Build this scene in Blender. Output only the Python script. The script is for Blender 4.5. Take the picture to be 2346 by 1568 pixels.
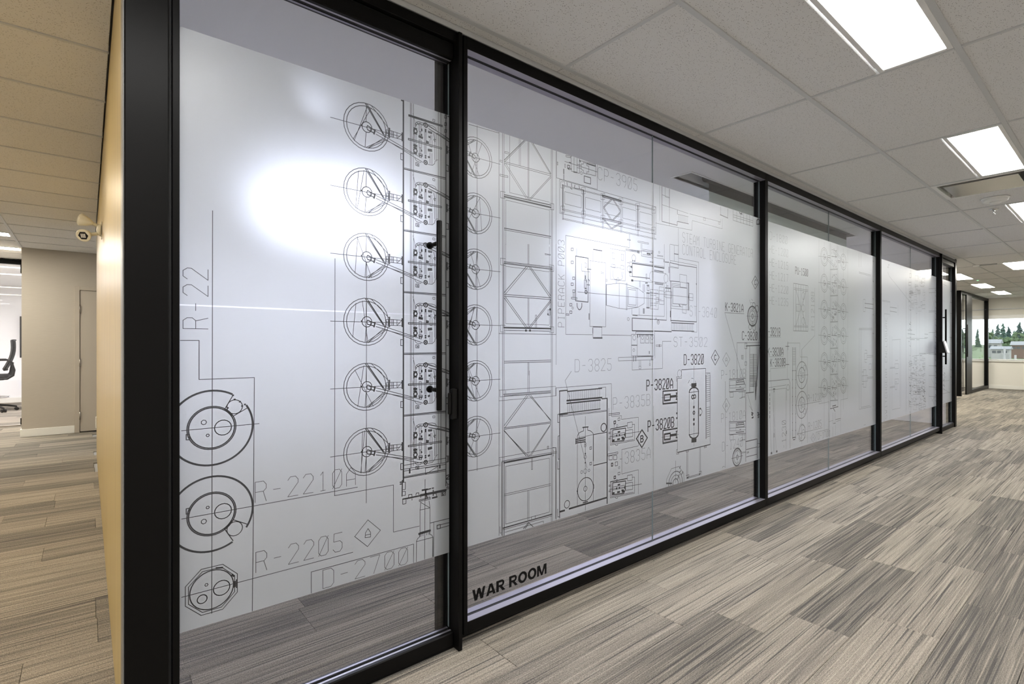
import bpy, math, random
from mathutils import Vector

# ---------------------------------------------------------------- clear
for o in list(bpy.data.objects):
    bpy.data.objects.remove(o, do_unlink=True)
scene = bpy.context.scene
COL = scene.collection
random.seed(11)

# ---------------------------------------------------------------- camera
CX, HV, FPX = 1173.0, 790.0, 1183.0          # principal column, horizon row, focal length (2346x1568 frame)
CAMZ = 1.255
TH = math.atan2(1439.0, 1183.0)              # angle between the view axis and the glass wall
FWD = (math.cos(TH), math.sin(TH)); RGT = (math.sin(TH), -math.cos(TH))
cam_d = bpy.data.cameras.new('camera')
cam = bpy.data.objects.new('camera', cam_d); COL.objects.link(cam)
cam.location = (0, 0, CAMZ)
cam.rotation_euler = (math.pi / 2, 0, TH - math.pi / 2)
cam_d.sensor_width = 36.0; cam_d.sensor_fit = 'HORIZONTAL'
cam_d.lens = 36.0 * FPX / 2346.0
cam_d.shift_y = (HV - 784.0) / 2346.0
cam_d.clip_start = 0.02; cam_d.clip_end = 2000
scene.camera = cam

# ---------------------------------------------------------------- world and exposure
world = bpy.data.worlds.new('world'); scene.world = world
world.use_nodes = True
bg = world.node_tree.nodes['Background']
bg.inputs[0].default_value = (0.93, 0.97, 1.0, 1); bg.inputs[1].default_value = 4.0
scene.view_settings.view_transform = 'Standard'
scene.view_settings.look = 'None'
scene.view_settings.gamma = 1.0
scene.view_settings.use_curve_mapping = False
scene.view_settings.exposure = 0.0

# light strengths (emission of the luminous panels the place has)
E_CORR, E_LEFT, E_ROOM, E_LOBBY, E_OFFICE = 39.0, 50.0, 38.0, 62.0, 200.0

# ---------------------------------------------------------------- plan
H = 2.57                      # ceiling
FY0, FY1, GY = 1.785, 1.875, 1.826   # glass wall: frame front, frame back, film plane
VX = 0.079                    # face of the veneer wall

# ================================================================= helpers
def new_mat(name):
    m = bpy.data.materials.new(name); m.use_nodes = True
    nt = m.node_tree
    return m, nt, nt.nodes, nt.links, nt.nodes.get('Principled BSDF')

def pmat(name, col, rough=0.6, metal=0.0, spec=0.5, bump=0.0, bscale=200.0, var=0.0, coat=0.0):
    m, nt, N, L, b = new_mat(name)
    b.inputs['Base Color'].default_value = (*col, 1)
    b.inputs['Roughness'].default_value = rough
    b.inputs['Metallic'].default_value = metal
    b.inputs['Specular IOR Level'].default_value = spec
    b.inputs['Coat Weight'].default_value = coat
    tc = N.new('ShaderNodeNewGeometry')
    n = N.new('ShaderNodeTexNoise'); n.inputs['Scale'].default_value = bscale; n.inputs['Detail'].default_value = 3
    L.new(tc.outputs['Position'], n.inputs['Vector'])
    if var > 0:
        mx = N.new('ShaderNodeMix'); mx.data_type = 'RGBA'
        mx.inputs[6].default_value = (*[c * (1 - var) for c in col], 1)
        mx.inputs[7].default_value = (*[min(1, c * (1 + var)) for c in col], 1)
        L.new(n.outputs['Fac'], mx.inputs[0]); L.new(mx.outputs[2], b.inputs['Base Color'])
    if bump > 0:
        bp = N.new('ShaderNodeBump'); bp.inputs['Strength'].default_value = bump; bp.inputs['Distance'].default_value = 0.002
        L.new(n.outputs['Fac'], bp.inputs['Height']); L.new(bp.outputs['Normal'], b.inputs['Normal'])
    return m

def emat(name, col, strength):
    m, nt, N, L, b = new_mat(name)
    b.inputs['Base Color'].default_value = (0.9, 0.9, 0.9, 1)
    b.inputs['Emission Color'].default_value = (*col, 1)
    b.inputs['Emission Strength'].default_value = strength
    return m

class MB:
    def __init__(s): s.v = []; s.f = []; s.mi = []; s.sm = []
    def quad(s, a, b, c, d, mi=0):
        n = len(s.v); s.v += [a, b, c, d]; s.f.append((n, n+1, n+2, n+3)); s.mi.append(mi); s.sm.append(False)
    def poly(s, pts, mi=0):
        n = len(s.v); s.v += list(pts); s.f.append(tuple(range(n, n+len(pts)))); s.mi.append(mi); s.sm.append(False)
    def box(s, x0, x1, y0, y1, z0, z1, mi=0):
        n = len(s.v)
        s.v += [(x0,y0,z0),(x1,y0,z0),(x1,y1,z0),(x0,y1,z0),(x0,y0,z1),(x1,y0,z1),(x1,y1,z1),(x0,y1,z1)]
        for f in ((0,3,2,1),(4,5,6,7),(0,1,5,4),(1,2,6,5),(2,3,7,6),(3,0,4,7)):
            s.f.append(tuple(n+i for i in f)); s.mi.append(mi); s.sm.append(False)
        return s
    def cbox(s, x0, x1, y0, y1, z0, z1, c=0.002, mi=0):
        # box with chamfered edges (24 vertices)
        xs=(x0,x1); ys=(y0,y1); zs=(z0,z1)
        n=len(s.v); idx={}
        for i in (0,1):
            for j in (0,1):
                for k in (0,1):
                    sx = c if i==0 else -c; sy = c if j==0 else -c; sz = c if k==0 else -c
                    for ax,p in enumerate(((xs[i],ys[j]+sy,zs[k]+sz),(xs[i]+sx,ys[j],zs[k]+sz),(xs[i]+sx,ys[j]+sy,zs[k]))):
                        idx[(i,j,k,ax)] = len(s.v); s.v.append(p)
        def add(*q):
            s.f.append(tuple(q)); s.mi.append(mi); s.sm.append(False)
        I=idx
        add(I[0,0,0,0],I[0,0,1,0],I[0,1,1,0],I[0,1,0,0]); add(I[1,0,0,0],I[1,1,0,0],I[1,1,1,0],I[1,0,1,0])
        add(I[0,0,0,1],I[1,0,0,1],I[1,0,1,1],I[0,0,1,1]); add(I[0,1,0,1],I[0,1,1,1],I[1,1,1,1],I[1,1,0,1])
        add(I[0,0,0,2],I[0,1,0,2],I[1,1,0,2],I[1,0,0,2]); add(I[0,0,1,2],I[1,0,1,2],I[1,1,1,2],I[0,1,1,2])
        for i in (0,1):
            for j in (0,1): add(I[i,j,0,0],I[i,j,0,1],I[i,j,1,1],I[i,j,1,0])
            for k in (0,1): add(I[i,0,k,0],I[i,0,k,2],I[i,1,k,2],I[i,1,k,0])
        for j in (0,1):
            for k in (0,1): add(I[0,j,k,1],I[0,j,k,2],I[1,j,k,2],I[1,j,k,1])
        for i in (0,1):
            for j in (0,1):
                for k in (0,1): add(I[i,j,k,0],I[i,j,k,1],I[i,j,k,2])
        return s
    def tube(s, pts, r, n=12, cap=True, mi=0, radii=None):
        pts=[Vector(p) for p in pts]; rings=[]
        up=None
        for i,p in enumerate(pts):
            if i==0: d=pts[1]-pts[0]
            elif i==len(pts)-1: d=pts[-1]-pts[-2]
            else: d=(pts[i+1]-pts[i]).normalized()+(pts[i]-pts[i-1]).normalized()
            d.normalize()
            if up is None:
                up = Vector((0,0,1)) if abs(d.z)<0.9 else Vector((1,0,0))
            a=d.cross(up); a.normalize(); b=a.cross(d); b.normalize(); up=b
            rr = radii[i] if radii else r
            base=len(s.v); rings.append(base)
            for k in range(n):
                t=2*math.pi*k/n
                q=p+a*(math.cos(t)*rr)+b*(math.sin(t)*rr); s.v.append((q.x,q.y,q.z))
        for i in range(len(rings)-1):
            for k in range(n):
                s.f.append((rings[i]+k, rings[i]+(k+1)%n, rings[i+1]+(k+1)%n, rings[i+1]+k)); s.mi.append(mi); s.sm.append(True)
        if cap:
            s.f.append(tuple(rings[0]+k for k in range(n))[::-1]); s.mi.append(mi); s.sm.append(False)
            s.f.append(tuple(rings[-1]+k for k in range(n))); s.mi.append(mi); s.sm.append(False)
        return s
    def lathe(s, prof, c=(0,0,0), axis='z', n=24, mi=0):
        base=len(s.v)
        for r,h in prof:
            for k in range(n):
                t=2*math.pi*k/n; a=r*math.cos(t); b=r*math.sin(t)
                if axis=='z': s.v.append((c[0]+a,c[1]+b,c[2]+h))
                elif axis=='x': s.v.append((c[0]+h,c[1]+a,c[2]+b))
                else: s.v.append((c[0]+a,c[1]+h,c[2]+b))
        for i in range(len(prof)-1):
            for k in range(n):
                s.f.append((base+i*n+k, base+i*n+(k+1)%n, base+(i+1)*n+(k+1)%n, base+(i+1)*n+k)); s.mi.append(mi); s.sm.append(True)
        for i in (0,len(prof)-1):
            if prof[i][0]>1e-4:
                q=tuple(base+i*n+k for k in range(n)); s.f.append(q if i else q[::-1]); s.mi.append(mi); s.sm.append(False)
        return s
    def mesh(s, name, mats):
        me=bpy.data.meshes.new(name); me.from_pydata(s.v, [], s.f)
        for m in (mats if isinstance(mats,(list,tuple)) else [mats]): me.materials.append(m)
        me.polygons.foreach_set('material_index', s.mi)
        me.polygons.foreach_set('use_smooth', s.sm)
        me.update(); return me
    def build(s, name, mats, parent=None, loc=None):
        o=bpy.data.objects.new(name, s.mesh(name, mats)); COL.objects.link(o)
        if parent: o.parent=parent
        if loc: o.location=loc
        return o

def empty(name, loc=(0,0,0)):
    o=bpy.data.objects.new(name, None); COL.objects.link(o); o.location=loc; o.empty_display_size=0.1
    return o
def tag(o, label=None, cat=None, group=None, kind=None):
    if label: o['label']=label
    if cat: o['category']=cat
    if group: o['group']=group
    if kind: o['kind']=kind
    return o

# pixel of the 2346x1568 frame -> (x, z) on the glass plane
def PX(u, v, Y=GY):
    t=(u-CX)/FPX
    dx=FWD[0]+RGT[0]*t; dy=FWD[1]+RGT[1]*t
    s=Y/dy
    return dx*s, CAMZ+(HV-v)/FPX*s

# ================================================================= materials
M={}
M['black']=pmat('black_anodised_aluminium',(0.0045,0.0042,0.004),0.36,0.0,0.09)
M['blackm']=pmat('black_powder_coat',(0.006,0.0057,0.0054),0.42,0.0,0.12)
M['sheen']=pmat('mauve_grey_rail_sheen',(0.36,0.345,0.39),0.5,0.85)  # pale colour stands in for light reflected off the black rails
M['edge']=pmat('grey_edge_trim',(0.17,0.165,0.155),0.4)
M['gasket']=pmat('rubber_gasket',(0.008,0.008,0.008),0.7)
M['white']=pmat('white_paint',(0.80,0.79,0.77),0.6,bump=0.05,bscale=400)
M['roomwhite']=pmat('room_white_paint',(0.88,0.88,0.89),0.6,bump=0.05,bscale=400)
M['cream']=pmat('cream_paint',(0.78,0.76,0.69),0.6,bump=0.05,bscale=400)
M['gyp']=pmat('gypsum_ceiling_paint',(0.90,0.90,0.90),0.7)
M['tee']=pmat('ceiling_tee_enamel',(0.56,0.57,0.575),0.4)
M['slab']=pmat('concrete_slab',(0.3,0.3,0.3),0.9)
M['base']=pmat('baseboard_white',(0.80,0.79,0.74),0.4)
M['doorpaint']=pmat('beige_door_paint',(0.455,0.405,0.335),0.45)
M['steel']=pmat('brushed_steel',(0.42,0.38,0.34),0.35,1.0)
M['chrome']=pmat('polished_chrome',(0.7,0.7,0.7),0.12,1.0)
M['plast']=pmat('ivory_plastic',(0.78,0.74,0.60),0.35)
M['wplast']=pmat('white_plastic',(0.82,0.82,0.80),0.35)
M['fixture']=pmat('light_frame_white',(0.78,0.78,0.77),0.4)
M['mesh']=pmat('chair_mesh_black',(0.012,0.012,0.013),0.8)
M['chairp']=pmat('chair_plastic_black',(0.005,0.005,0.0055),0.4,0.0,0.2)
M['screenback']=pmat('projection_screen_back',(0.74,0.84,0.80),0.8)
M['screenblk']=pmat('screen_black_border',(0.02,0.021,0.02),0.7)
M['tv']=pmat('tv_black',(0.01,0.01,0.012),0.25)
M['blue']=pmat('blue_plastic',(0.05,0.28,0.62),0.4)
M['letter']=pmat('black_vinyl_letters',(0.006,0.0057,0.0054),0.5,0.0,0.1)
M['glow_c']=emat('luminous_diffuser_corridor',(1.0,0.985,0.965),E_CORR)
M['glow_l']=emat('luminous_diffuser_warm',(1.0,0.85,0.64),E_LEFT)
M['glow_r']=emat('luminous_diffuser_cool',(0.77,0.82,1.0),E_ROOM)
M['glow_o']=emat('luminous_diffuser_office',(1.0,0.96,0.95),E_OFFICE)
M['glow_b']=emat('luminous_diffuser_lobby',(1.0,0.95,0.84),E_LOBBY)
M['led']=emat('green_indicator',(0.2,1.0,0.4),1.2)
M['tablet']=emat('tablet_screen',(0.72,0.72,0.85),0.12)
M['tabbody']=pmat('tablet_grey_plastic',(0.30,0.30,0.31),0.3)

# beige woven wall covering
m,nt,N,L,b=new_mat('beige_woven_wallcovering'); M['beige']=m
g=N.new('ShaderNodeNewGeometry'); mp=N.new('ShaderNodeMapping'); mp.inputs['Scale'].default_value=(14,14,420)
n=N.new('ShaderNodeTexNoise'); n.inputs['Scale'].default_value=1.0; n.inputs['Detail'].default_value=3
L.new(g.outputs['Position'],mp.inputs[0]); L.new(mp.outputs[0],n.inputs['Vector'])
r=N.new('ShaderNodeValToRGB'); r.color_ramp.elements[0].position=0.3; r.color_ramp.elements[0].color=(0.445,0.40,0.335,1)
r.color_ramp.elements[1].position=0.7; r.color_ramp.elements[1].color=(0.475,0.43,0.362,1)
L.new(n.outputs['Fac'],r.inputs[0]); L.new(r.outputs[0],b.inputs['Base Color']); b.inputs['Roughness'].default_value=0.8

# maple veneer with upright grain
m,nt,N,L,b=new_mat('maple_veneer'); M['veneer']=m
g=N.new('ShaderNodeNewGeometry'); mp=N.new('ShaderNodeMapping'); mp.inputs['Scale'].default_value=(9,9,0.5)
n=N.new('ShaderNodeTexNoise'); n.inputs['Scale'].default_value=2.2; n.inputs['Detail'].default_value=6; n.inputs['Roughness'].default_value=0.65
L.new(g.outputs['Position'],mp.inputs[0]); L.new(mp.outputs[0],n.inputs['Vector'])
r=N.new('ShaderNodeValToRGB'); r.color_ramp.elements[0].position=0.3; r.color_ramp.elements[0].color=(0.40,0.295,0.115,1)
r.color_ramp.elements[1].position=0.72; r.color_ramp.elements[1].color=(0.53,0.405,0.18,1)
L.new(n.outputs['Fac'],r.inputs[0]); L.new(r.outputs[0],b.inputs['Base Color'])
b.inputs['Roughness'].default_value=0.34; b.inputs['Specular IOR Level'].default_value=0.22; b.inputs['Coat Weight'].default_value=0.0; b.inputs['Coat Roughness'].default_value=0.22
bp=N.new('ShaderNodeBump'); bp.inputs['Strength'].default_value=0.12; bp.inputs['Distance'].default_value=0.001
L.new(n.outputs['Fac'],bp.inputs['Height']); L.new(bp.outputs['Normal'],b.inputs['Normal'])

# mineral fibre ceiling tile with fissures
m,nt,N,L,b=new_mat('fissured_mineral_tile'); M['tile']=m
g=N.new('ShaderNodeNewGeometry')
mp=N.new('ShaderNodeMapping'); mp.inputs['Scale'].default_value=(120,185,120); mp.inputs['Rotation'].default_value=(0,0,0.5)
vo=N.new('ShaderNodeTexVoronoi'); vo.feature='F1'; vo.inputs['Scale'].default_value=1.0
L.new(g.outputs['Position'],mp.inputs[0]); L.new(mp.outputs[0],vo.inputs['Vector'])
sep=N.new('ShaderNodeSeparateColor'); L.new(vo.outputs['Color'],sep.inputs[0])
mul=N.new('ShaderNodeMath'); mul.operation='MULTIPLY'; mul.inputs[1].default_value=0.34
L.new(sep.outputs[0],mul.inputs[0])
lt=N.new('ShaderNodeMath'); lt.operation='LESS_THAN'; L.new(vo.outputs['Distance'],lt.inputs[0]); L.new(mul.outputs[0],lt.inputs[1])
mp2=N.new('ShaderNodeTexNoise'); mp2.inputs['Scale'].default_value=260; L.new(g.outputs['Position'],mp2.inputs['Vector'])
mx=N.new('ShaderNodeMix'); mx.data_type='RGBA'
mx.inputs[6].default_value=(0.735,0.73,0.725,1); mx.inputs[7].default_value=(0.36,0.35,0.34,1)
L.new(lt.outputs[0],mx.inputs[0]); L.new(mx.outputs[2],b.inputs['Base Color']); b.inputs['Roughness'].default_value=0.9
b.inputs['Specular IOR Level'].default_value=0.2
sb=N.new('ShaderNodeMath'); sb.operation='SUBTRACT'; L.new(mp2.outputs['Fac'],sb.inputs[0]); L.new(lt.outputs[0],sb.inputs[1])
bp=N.new('ShaderNodeBump'); bp.inputs['Strength'].default_value=0.35; bp.inputs['Distance'].default_value=0.0015
L.new(sb.outputs[0],bp.inputs['Height']); L.new(bp.outputs['Normal'],b.inputs['Normal'])

# carpet planks: five dye lots of the same streaked loop pile
def carpet(name, dark, light, th, amp):
    m,nt,N,L,b=new_mat(name)
    g=N.new('ShaderNodeNewGeometry'); oi=N.new('ShaderNodeObjectInfo')
    def math_(op,a,b_=None,c=None):
        n_=N.new('ShaderNodeMath'); n_.operation=op
        for i,v in enumerate((a,b_,c)):
            if v is None: continue
            if isinstance(v,(int,float)): n_.inputs[i].default_value=v
            else: L.new(v,n_.inputs[i])
        return n_.outputs[0]
    rnd_=math_('MULTIPLY',math_('ADD',oi.outputs['Random'],g.outputs['Random Per Island']),57.0)
    sp=N.new('ShaderNodeSeparateXYZ'); L.new(g.outputs['Position'],sp.inputs[0])
    def streak(fx,fy,det):
        cb=N.new('ShaderNodeCombineXYZ'); L.new(math_('MULTIPLY',sp.outputs[0],fx),cb.inputs[0]); L.new(math_('MULTIPLY',sp.outputs[1],fy),cb.inputs[1]); L.new(rnd_,cb.inputs[2])
        n_=N.new('ShaderNodeTexNoise'); n_.inputs['Scale'].default_value=1.0; n_.inputs['Detail'].default_value=det; n_.inputs['Roughness'].default_value=0.55
        L.new(cb.outputs[0],n_.inputs['Vector']); return n_.outputs['Fac']
    s1=streak(1.3,120.0,1.5); s2=streak(0.7,14.0,1.0); s3=streak(3.0,230.0,1.0)
    fine=N.new('ShaderNodeTexNoise'); fine.inputs['Scale'].default_value=230; fine.inputs['Detail'].default_value=2; L.new(g.outputs['Position'],fine.inputs['Vector'])
    def sstep(v_,lo,hi):
        q=N.new('ShaderNodeMapRange'); q.interpolation_type='SMOOTHSTEP'; q.inputs['From Min'].default_value=lo; q.inputs['From Max'].default_value=hi; L.new(v_,q.inputs['Value']); return q.outputs[0]
    dk=math_('SUBTRACT',1.0,sstep(s1,0.34,0.43)); lg=sstep(s1,0.57,0.66)
    v=math_('ADD',th,math_('SUBTRACT',math_('MULTIPLY',lg,0.42),math_('MULTIPLY',dk,0.60)))
    v=math_('ADD',v,math_('MULTIPLY',math_('SUBTRACT',s2,0.5),amp))
    v=math_('ADD',v,math_('MULTIPLY',math_('SUBTRACT',s3,0.5),0.7))
    v=math_('ADD',v,math_('MULTIPLY',math_('SUBTRACT',fine.outputs['Fac'],0.5),0.5))
    mr=N.new('ShaderNodeMapRange'); L.new(v,mr.inputs['Value'])
    mx=N.new('ShaderNodeMix'); mx.data_type='RGBA'; mx.inputs[6].default_value=(*dark,1); mx.inputs[7].default_value=(*light,1)
    L.new(mr.outputs[0],mx.inputs[0])
    gr=N.new('ShaderNodeMapRange'); gr.inputs['From Min'].default_value=0.3; gr.inputs['From Max'].default_value=0.7; gr.inputs['To Min'].default_value=0.70; gr.inputs['To Max'].default_value=1.28
    L.new(fine.outputs['Fac'],gr.inputs['Value'])
    vm=N.new('ShaderNodeVectorMath'); vm.operation='SCALE'; L.new(mx.outputs[2],vm.inputs[0]); L.new(gr.outputs[0],vm.inputs['Scale'])
    L.new(vm.outputs[0],b.inputs['Base Color'])
    b.inputs['Roughness'].default_value=0.95; b.inputs['Specular IOR Level'].default_value=0.15
    rib=math_('SINE',math_('MULTIPLY',sp.outputs[1],2*math.pi/0.0052))
    hgt=math_('ADD',math_('MULTIPLY',rib,0.30),math_('ADD',mr.outputs[0],fine.outputs['Fac']))
    bp=N.new('ShaderNodeBump'); bp.inputs['Strength'].default_value=0.7; bp.inputs['Distance'].default_value=0.003
    L.new(hgt,bp.inputs['Height']); L.new(bp.outputs['Normal'],b.inputs['Normal'])
    return m
DK=(0.100,0.094,0.085); LT=(0.385,0.34,0.278)
CARPET=[carpet('carpet_plank_dark',DK,LT,0.30,0.9),carpet('carpet_plank_grey',DK,LT,0.40,0.9),
        carpet('carpet_plank_mid',DK,LT,0.50,0.9),carpet('carpet_plank_light',DK,LT,0.61,0.8),
        carpet('carpet_plank_sand',DK,LT,0.70,0.7)]

# clear glass
def glassmat(name, tint):
    m,nt,N,L,b=new_mat(name); N.remove(b)
    out=[x for x in N if x.type=='OUTPUT_MATERIAL'][0]
    tr=N.new('ShaderNodeBsdfTransparent'); tr.inputs[0].default_value=(*tint,1)
    gl=N.new('ShaderNodeBsdfGlossy'); gl.inputs['Roughness'].default_value=0.0; gl.inputs[0].default_value=(1,1,1,1)
    fr=N.new('ShaderNodeFresnel'); ge=N.new('ShaderNodeNewGeometry')
    io=N.new('ShaderNodeMapRange'); io.inputs['To Min'].default_value=1.45; io.inputs['To Max'].default_value=1/1.45
    L.new(ge.outputs['Backfacing'],io.inputs['Value']); L.new(io.outputs[0],fr.inputs['IOR'])
    mx=N.new('ShaderNodeMixShader'); L.new(fr.outputs[0],mx.inputs[0]); L.new(tr.outputs[0],mx.inputs[1]); L.new(gl.outputs[0],mx.inputs[2])
    L.new(mx.outputs[0],out.inputs[0]); return m
M['glass']=glassmat('clear_glass',(0.968,0.966,0.975))
M['wglass']=glassmat('window_glass',(0.93,0.96,0.95))
M['gedge']=pmat('polished_glass_edge',(0.16,0.20,0.20),0.2)

# frosted film and the ink printed on it: diffuse, plus a soft forward-scattered view of what is behind
FILM_ROUGH=0.35
def filmmat(name, col, transl, fwd):
    m,nt,N,L,b=new_mat(name); N.remove(b)
    out=[x for x in N if x.type=='OUTPUT_MATERIAL'][0]
    df=N.new('ShaderNodeBsdfDiffuse'); df.inputs[0].default_value=(*col,1)
    base=df
    if transl>0:
        tl=N.new('ShaderNodeBsdfTranslucent'); tl.inputs[0].default_value=(*col,1)
        mx0=N.new('ShaderNodeMixShader'); mx0.inputs[0].default_value=transl
        L.new(df.outputs[0],mx0.inputs[1]); L.new(tl.outputs[0],mx0.inputs[2]); base=mx0
    rf=N.new('ShaderNodeBsdfRefraction'); rf.inputs[0].default_value=(0.92,0.94,0.95,1); rf.inputs['Roughness'].default_value=0.92
    ge=N.new('ShaderNodeNewGeometry'); io=N.new('ShaderNodeMapRange'); io.inputs['To Min'].default_value=1.15; io.inputs['To Max'].default_value=1.15
    L.new(ge.outputs['Backfacing'],io.inputs['Value']); L.new(io.outputs[0],rf.inputs['IOR'])
    mx1=N.new('ShaderNodeMixShader'); mx1.inputs[0].default_value=fwd; L.new(base.outputs[0],mx1.inputs[1]); L.new(rf.outputs[0],mx1.inputs[2]); base=mx1
    gl=N.new('ShaderNodeBsdfGlossy'); gl.inputs['Roughness'].default_value=FILM_ROUGH; gl.inputs[0].default_value=(1,1,1,1)
    fr=N.new('ShaderNodeFresnel'); f2=N.new('ShaderNodeMapRange'); f2.inputs['To Min'].default_value=1.5; f2.inputs['To Max'].default_value=1/1.5
    L.new(ge.outputs['Backfacing'],f2.inputs['Value']); L.new(f2.outputs[0],fr.inputs['IOR'])
    mx=N.new('ShaderNodeMixShader'); L.new(fr.outputs[0],mx.inputs[0]); L.new(base.outputs[0],mx.inputs[1]); L.new(gl.outputs[0],mx.inputs[2])
    L.new(mx.outputs[0],out.inputs[0]); return m
M['film']=filmmat('frosted_film',(0.54,0.565,0.58),0.32,0.44)
M['ink']=filmmat('printed_ink',(0.016,0.016,0.018),0.0,0.09)
# ================================================================= floor: carpet planks
floor=tag(MB().box(-3.4,20.3,-3.4,16.0,-0.20,-0.008).build('floor',M['slab']),
          'striped grey and beige carpet plank floor through corridor and rooms','floor',kind='structure')
PW,PL=0.25,1.0
def in_plan(x,y):
    return (-3.3<x<20.1 and -3.3<y<1.9) or (-3.3<x<0.1 and 1.8<y<11.0) or (0.1<x<20.1 and 1.8<y<6.4) or (-3.3<x<0.3 and 10.9<y<15.6)
def floor_score(x,y):
    f=x*FWD[0]+y*FWD[1]; r=x*RGT[0]+y*RGT[1]
    if f<0.5 or abs(r/f)>1.08 or CAMZ/f>0.75: return 1e9
    d=math.hypot(x,y)
    if y>1.9 and 0.0<x<10.5: return d+ (0 if y<2.95 else 1e6)      # room floor: only the strip under the film shows
    if x>10.5 and y>3.4: return d+1e5
    if x<=0.1 and x>-0.7 and y>9.6: return 1e9
    return d
planks=[]
for j in range(-16,64):
    y0=0.54+PW*j
    off=random.choice((0,0.25,0.5,0.75))+random.uniform(-0.02,0.02)
    i=-5
    while True:
        x0=-0.46+off+PL*i
        if x0>20.2: break
        i+=1
        xc,yc=x0+PL/2,y0+PW/2
        if not in_plan(xc,yc) and not in_plan(x0+0.05,yc) and not in_plan(x0+PL-0.05,yc): continue
        tone=random.choices(range(5),(1.5,1.3,1.5,1.6,1.3))[0]
        sc=min(floor_score(xc,yc),floor_score(x0+0.15,yc),floor_score(x0+PL-0.15,yc))
        planks.append((sc,x0,y0,tone))
planks.sort(key=lambda p:p[0])
def plank_mb(x0,y0,z1):
    return MB().cbox(x0,x0+PL-0.0012,y0,y0+PW-0.0012,-0.0079,z1,0.0012)
pm=[[plank_mb(0,0,-0.0006+0.0004*k).mesh('plank',CARPET[t]) for k in range(3)] for t in range(5)]
for sc,x0,y0,t in planks[:300]:
    o=bpy.data.objects.new('plank',pm[t][random.randrange(3)]); COL.objects.link(o)
    o.parent=floor; o.location=(x0,y0,0)
rest=MB()
for sc,x0,y0,t in planks[300:]:
    rest.box(x0,x0+PL-0.0012,y0,y0+PW-0.0012,-0.0079,-0.0003,t)
o=rest.build('distant_planks',CARPET,floor); o['kind']='stuff'

# ================================================================= ceiling: tiles in an exposed grid
ceiling=tag(MB().box(-3.4,20.3,-3.4,16.0,2.66,2.80).build('ceiling',M['slab']),
            'suspended ceiling of speckled mineral tiles in a metal grid','ceiling',kind='structure')
TX,TY=1.22,0.61
GX0,GY0=1.75,1.12
def gx(i): return GX0+TX*i
def gy(j): return GY0+TY*j
fix_c=[(i,j) for j in (-1,) for i in (-4,-2,0,2,4,6)]+[(i,j) for j in (-4,) for i in (-4,-2,0,2,4,6)]
fix_lobby=[(7.75,1,1),(9,1,1),(11,1,1),(13,1,1)]
tiles={}
def add_tile(x0,x1,y0,y1):
    if x1-x0<0.02 or y1-y0<0.02: return
    a=0.002
    key=(round(x1-x0,3),round(y1-y0,3))
    if key not in tiles:
        tiles[key]=MB().cbox(a,x1-x0-a,a,y1-y0-a,0.0,0.016,0.0012).mesh('ceiling_tile',M['tile'])
    o=bpy.data.objects.new('ceiling_tile',tiles[key]); COL.objects.link(o); o.parent=ceiling; o.location=(x0,y0,H+0.0015)
def panel_light(x0,y0,x1,y1,glow,label,group,frame_w=0.022):
    r=empty('ceiling_light',((x0+x1)/2,(y0+y1)/2,H))
    w,d=(x1-x0)/2,(y1-y0)/2
    fr=MB()
    fr.cbox(-w,w,-d,-d+frame_w,-0.004,0.03,0.0015); fr.cbox(-w,w,d-frame_w,d,-0.004,0.03,0.0015)
    fr.cbox(-w,-w+frame_w,-d+frame_w,d-frame_w,-0.004,0.03,0.0015); fr.cbox(w-frame_w,w,-d+frame_w,d-frame_w,-0.004,0.03,0.0015)
    fr.build('frame',M['fixture'],r)
    MB().box(-w+frame_w,w-frame_w,-d+frame_w,d-frame_w,0.004,0.012).build('diffuser',glow,r)
    return tag(r,label,'ceiling light',group)
occupied={}
tees=[]
names_a=['ceiling light panel over the corridor far behind the camera','ceiling light panel over the corridor just behind the camera',
 'largest bright ceiling light panel, cut by the top edge of the photo','square-looking ceiling light panel above the metal air diffuser',
 'ceiling light panel cut by the right edge beside the smoke detector','ceiling light panel beyond the smoke detector over the corridor']
for k,(i,j) in enumerate(fix_c):
    occupied[(i,j)]='c'
    x0,x1=gx(i),gx(i+1); y0=gy(j)
    ya,yb=y0+0.012,y0+0.290
    lab=names_a[k] if j==-1 else 'ceiling light panel in the corridor row out of frame behind the camera'
    panel_light(x0+0.012,ya,x1-0.012,yb,M['glow_c'],lab,'corridor ceiling lights')
    add_tile(x0,x1,y0+0.302,gy(j+1))
occupied[(3,-1)]='vent'
# corridor field
for i in range(-5,16):
    for j in range(-8,1):
        if (i,j) in occupied: continue
        x0,x1=max(gx(i),-3.3),min(gx(i+1),20.0); y0,y1=max(gy(j),-3.3),gy(j+1)
        if x1<=x0 or y1<=y0: continue
        add_tile(x0,x1,y0,y1)
# diffuser cell: half diffuser, half tile
add_tile(gx(3)+0.61,gx(4),gy(-1),gy(0))
# narrow cut strip along the glass wall
for i in range(-1,7):
    x0,x1=max(gx(i),VX),min(gx(i+1),10.30); add_tile(x0,x1,1.742,1.790)
add_tile(10.31,10.50,1.742,1.876)
# lobby field past the end of the glass room
lob_lights=[(11.30,1.14,1.42,'lobby ceiling light panel nearest the right edge of the photo'),
            (12.40,2.08,2.36,'first lobby ceiling light panel behind the corner post'),
            (14.80,2.08,2.36,'middle lobby ceiling light panel above the far glass office'),
            (17.20,2.08,2.36,'farthest lobby ceiling light panel by the window wall')]
for i in range(7,16):
    for j in range(1,9):
        x0,x1=max(gx(i),10.50),min(gx(i+1),20.0); y0,y1=gy(j),min(gy(j+1),6.3)
        if x1<=x0 or y1<=y0: continue
        if x0>16.2 and y0>2.78: continue
        add_tile(x0,x1,y0,y1)
for x,y0,y1,lab in lob_lights:
    r=panel_light(x,y0,x+1.2,y1,M['glow_b'],lab,'lobby ceiling lights'); r.location.z=H-0.008
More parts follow.
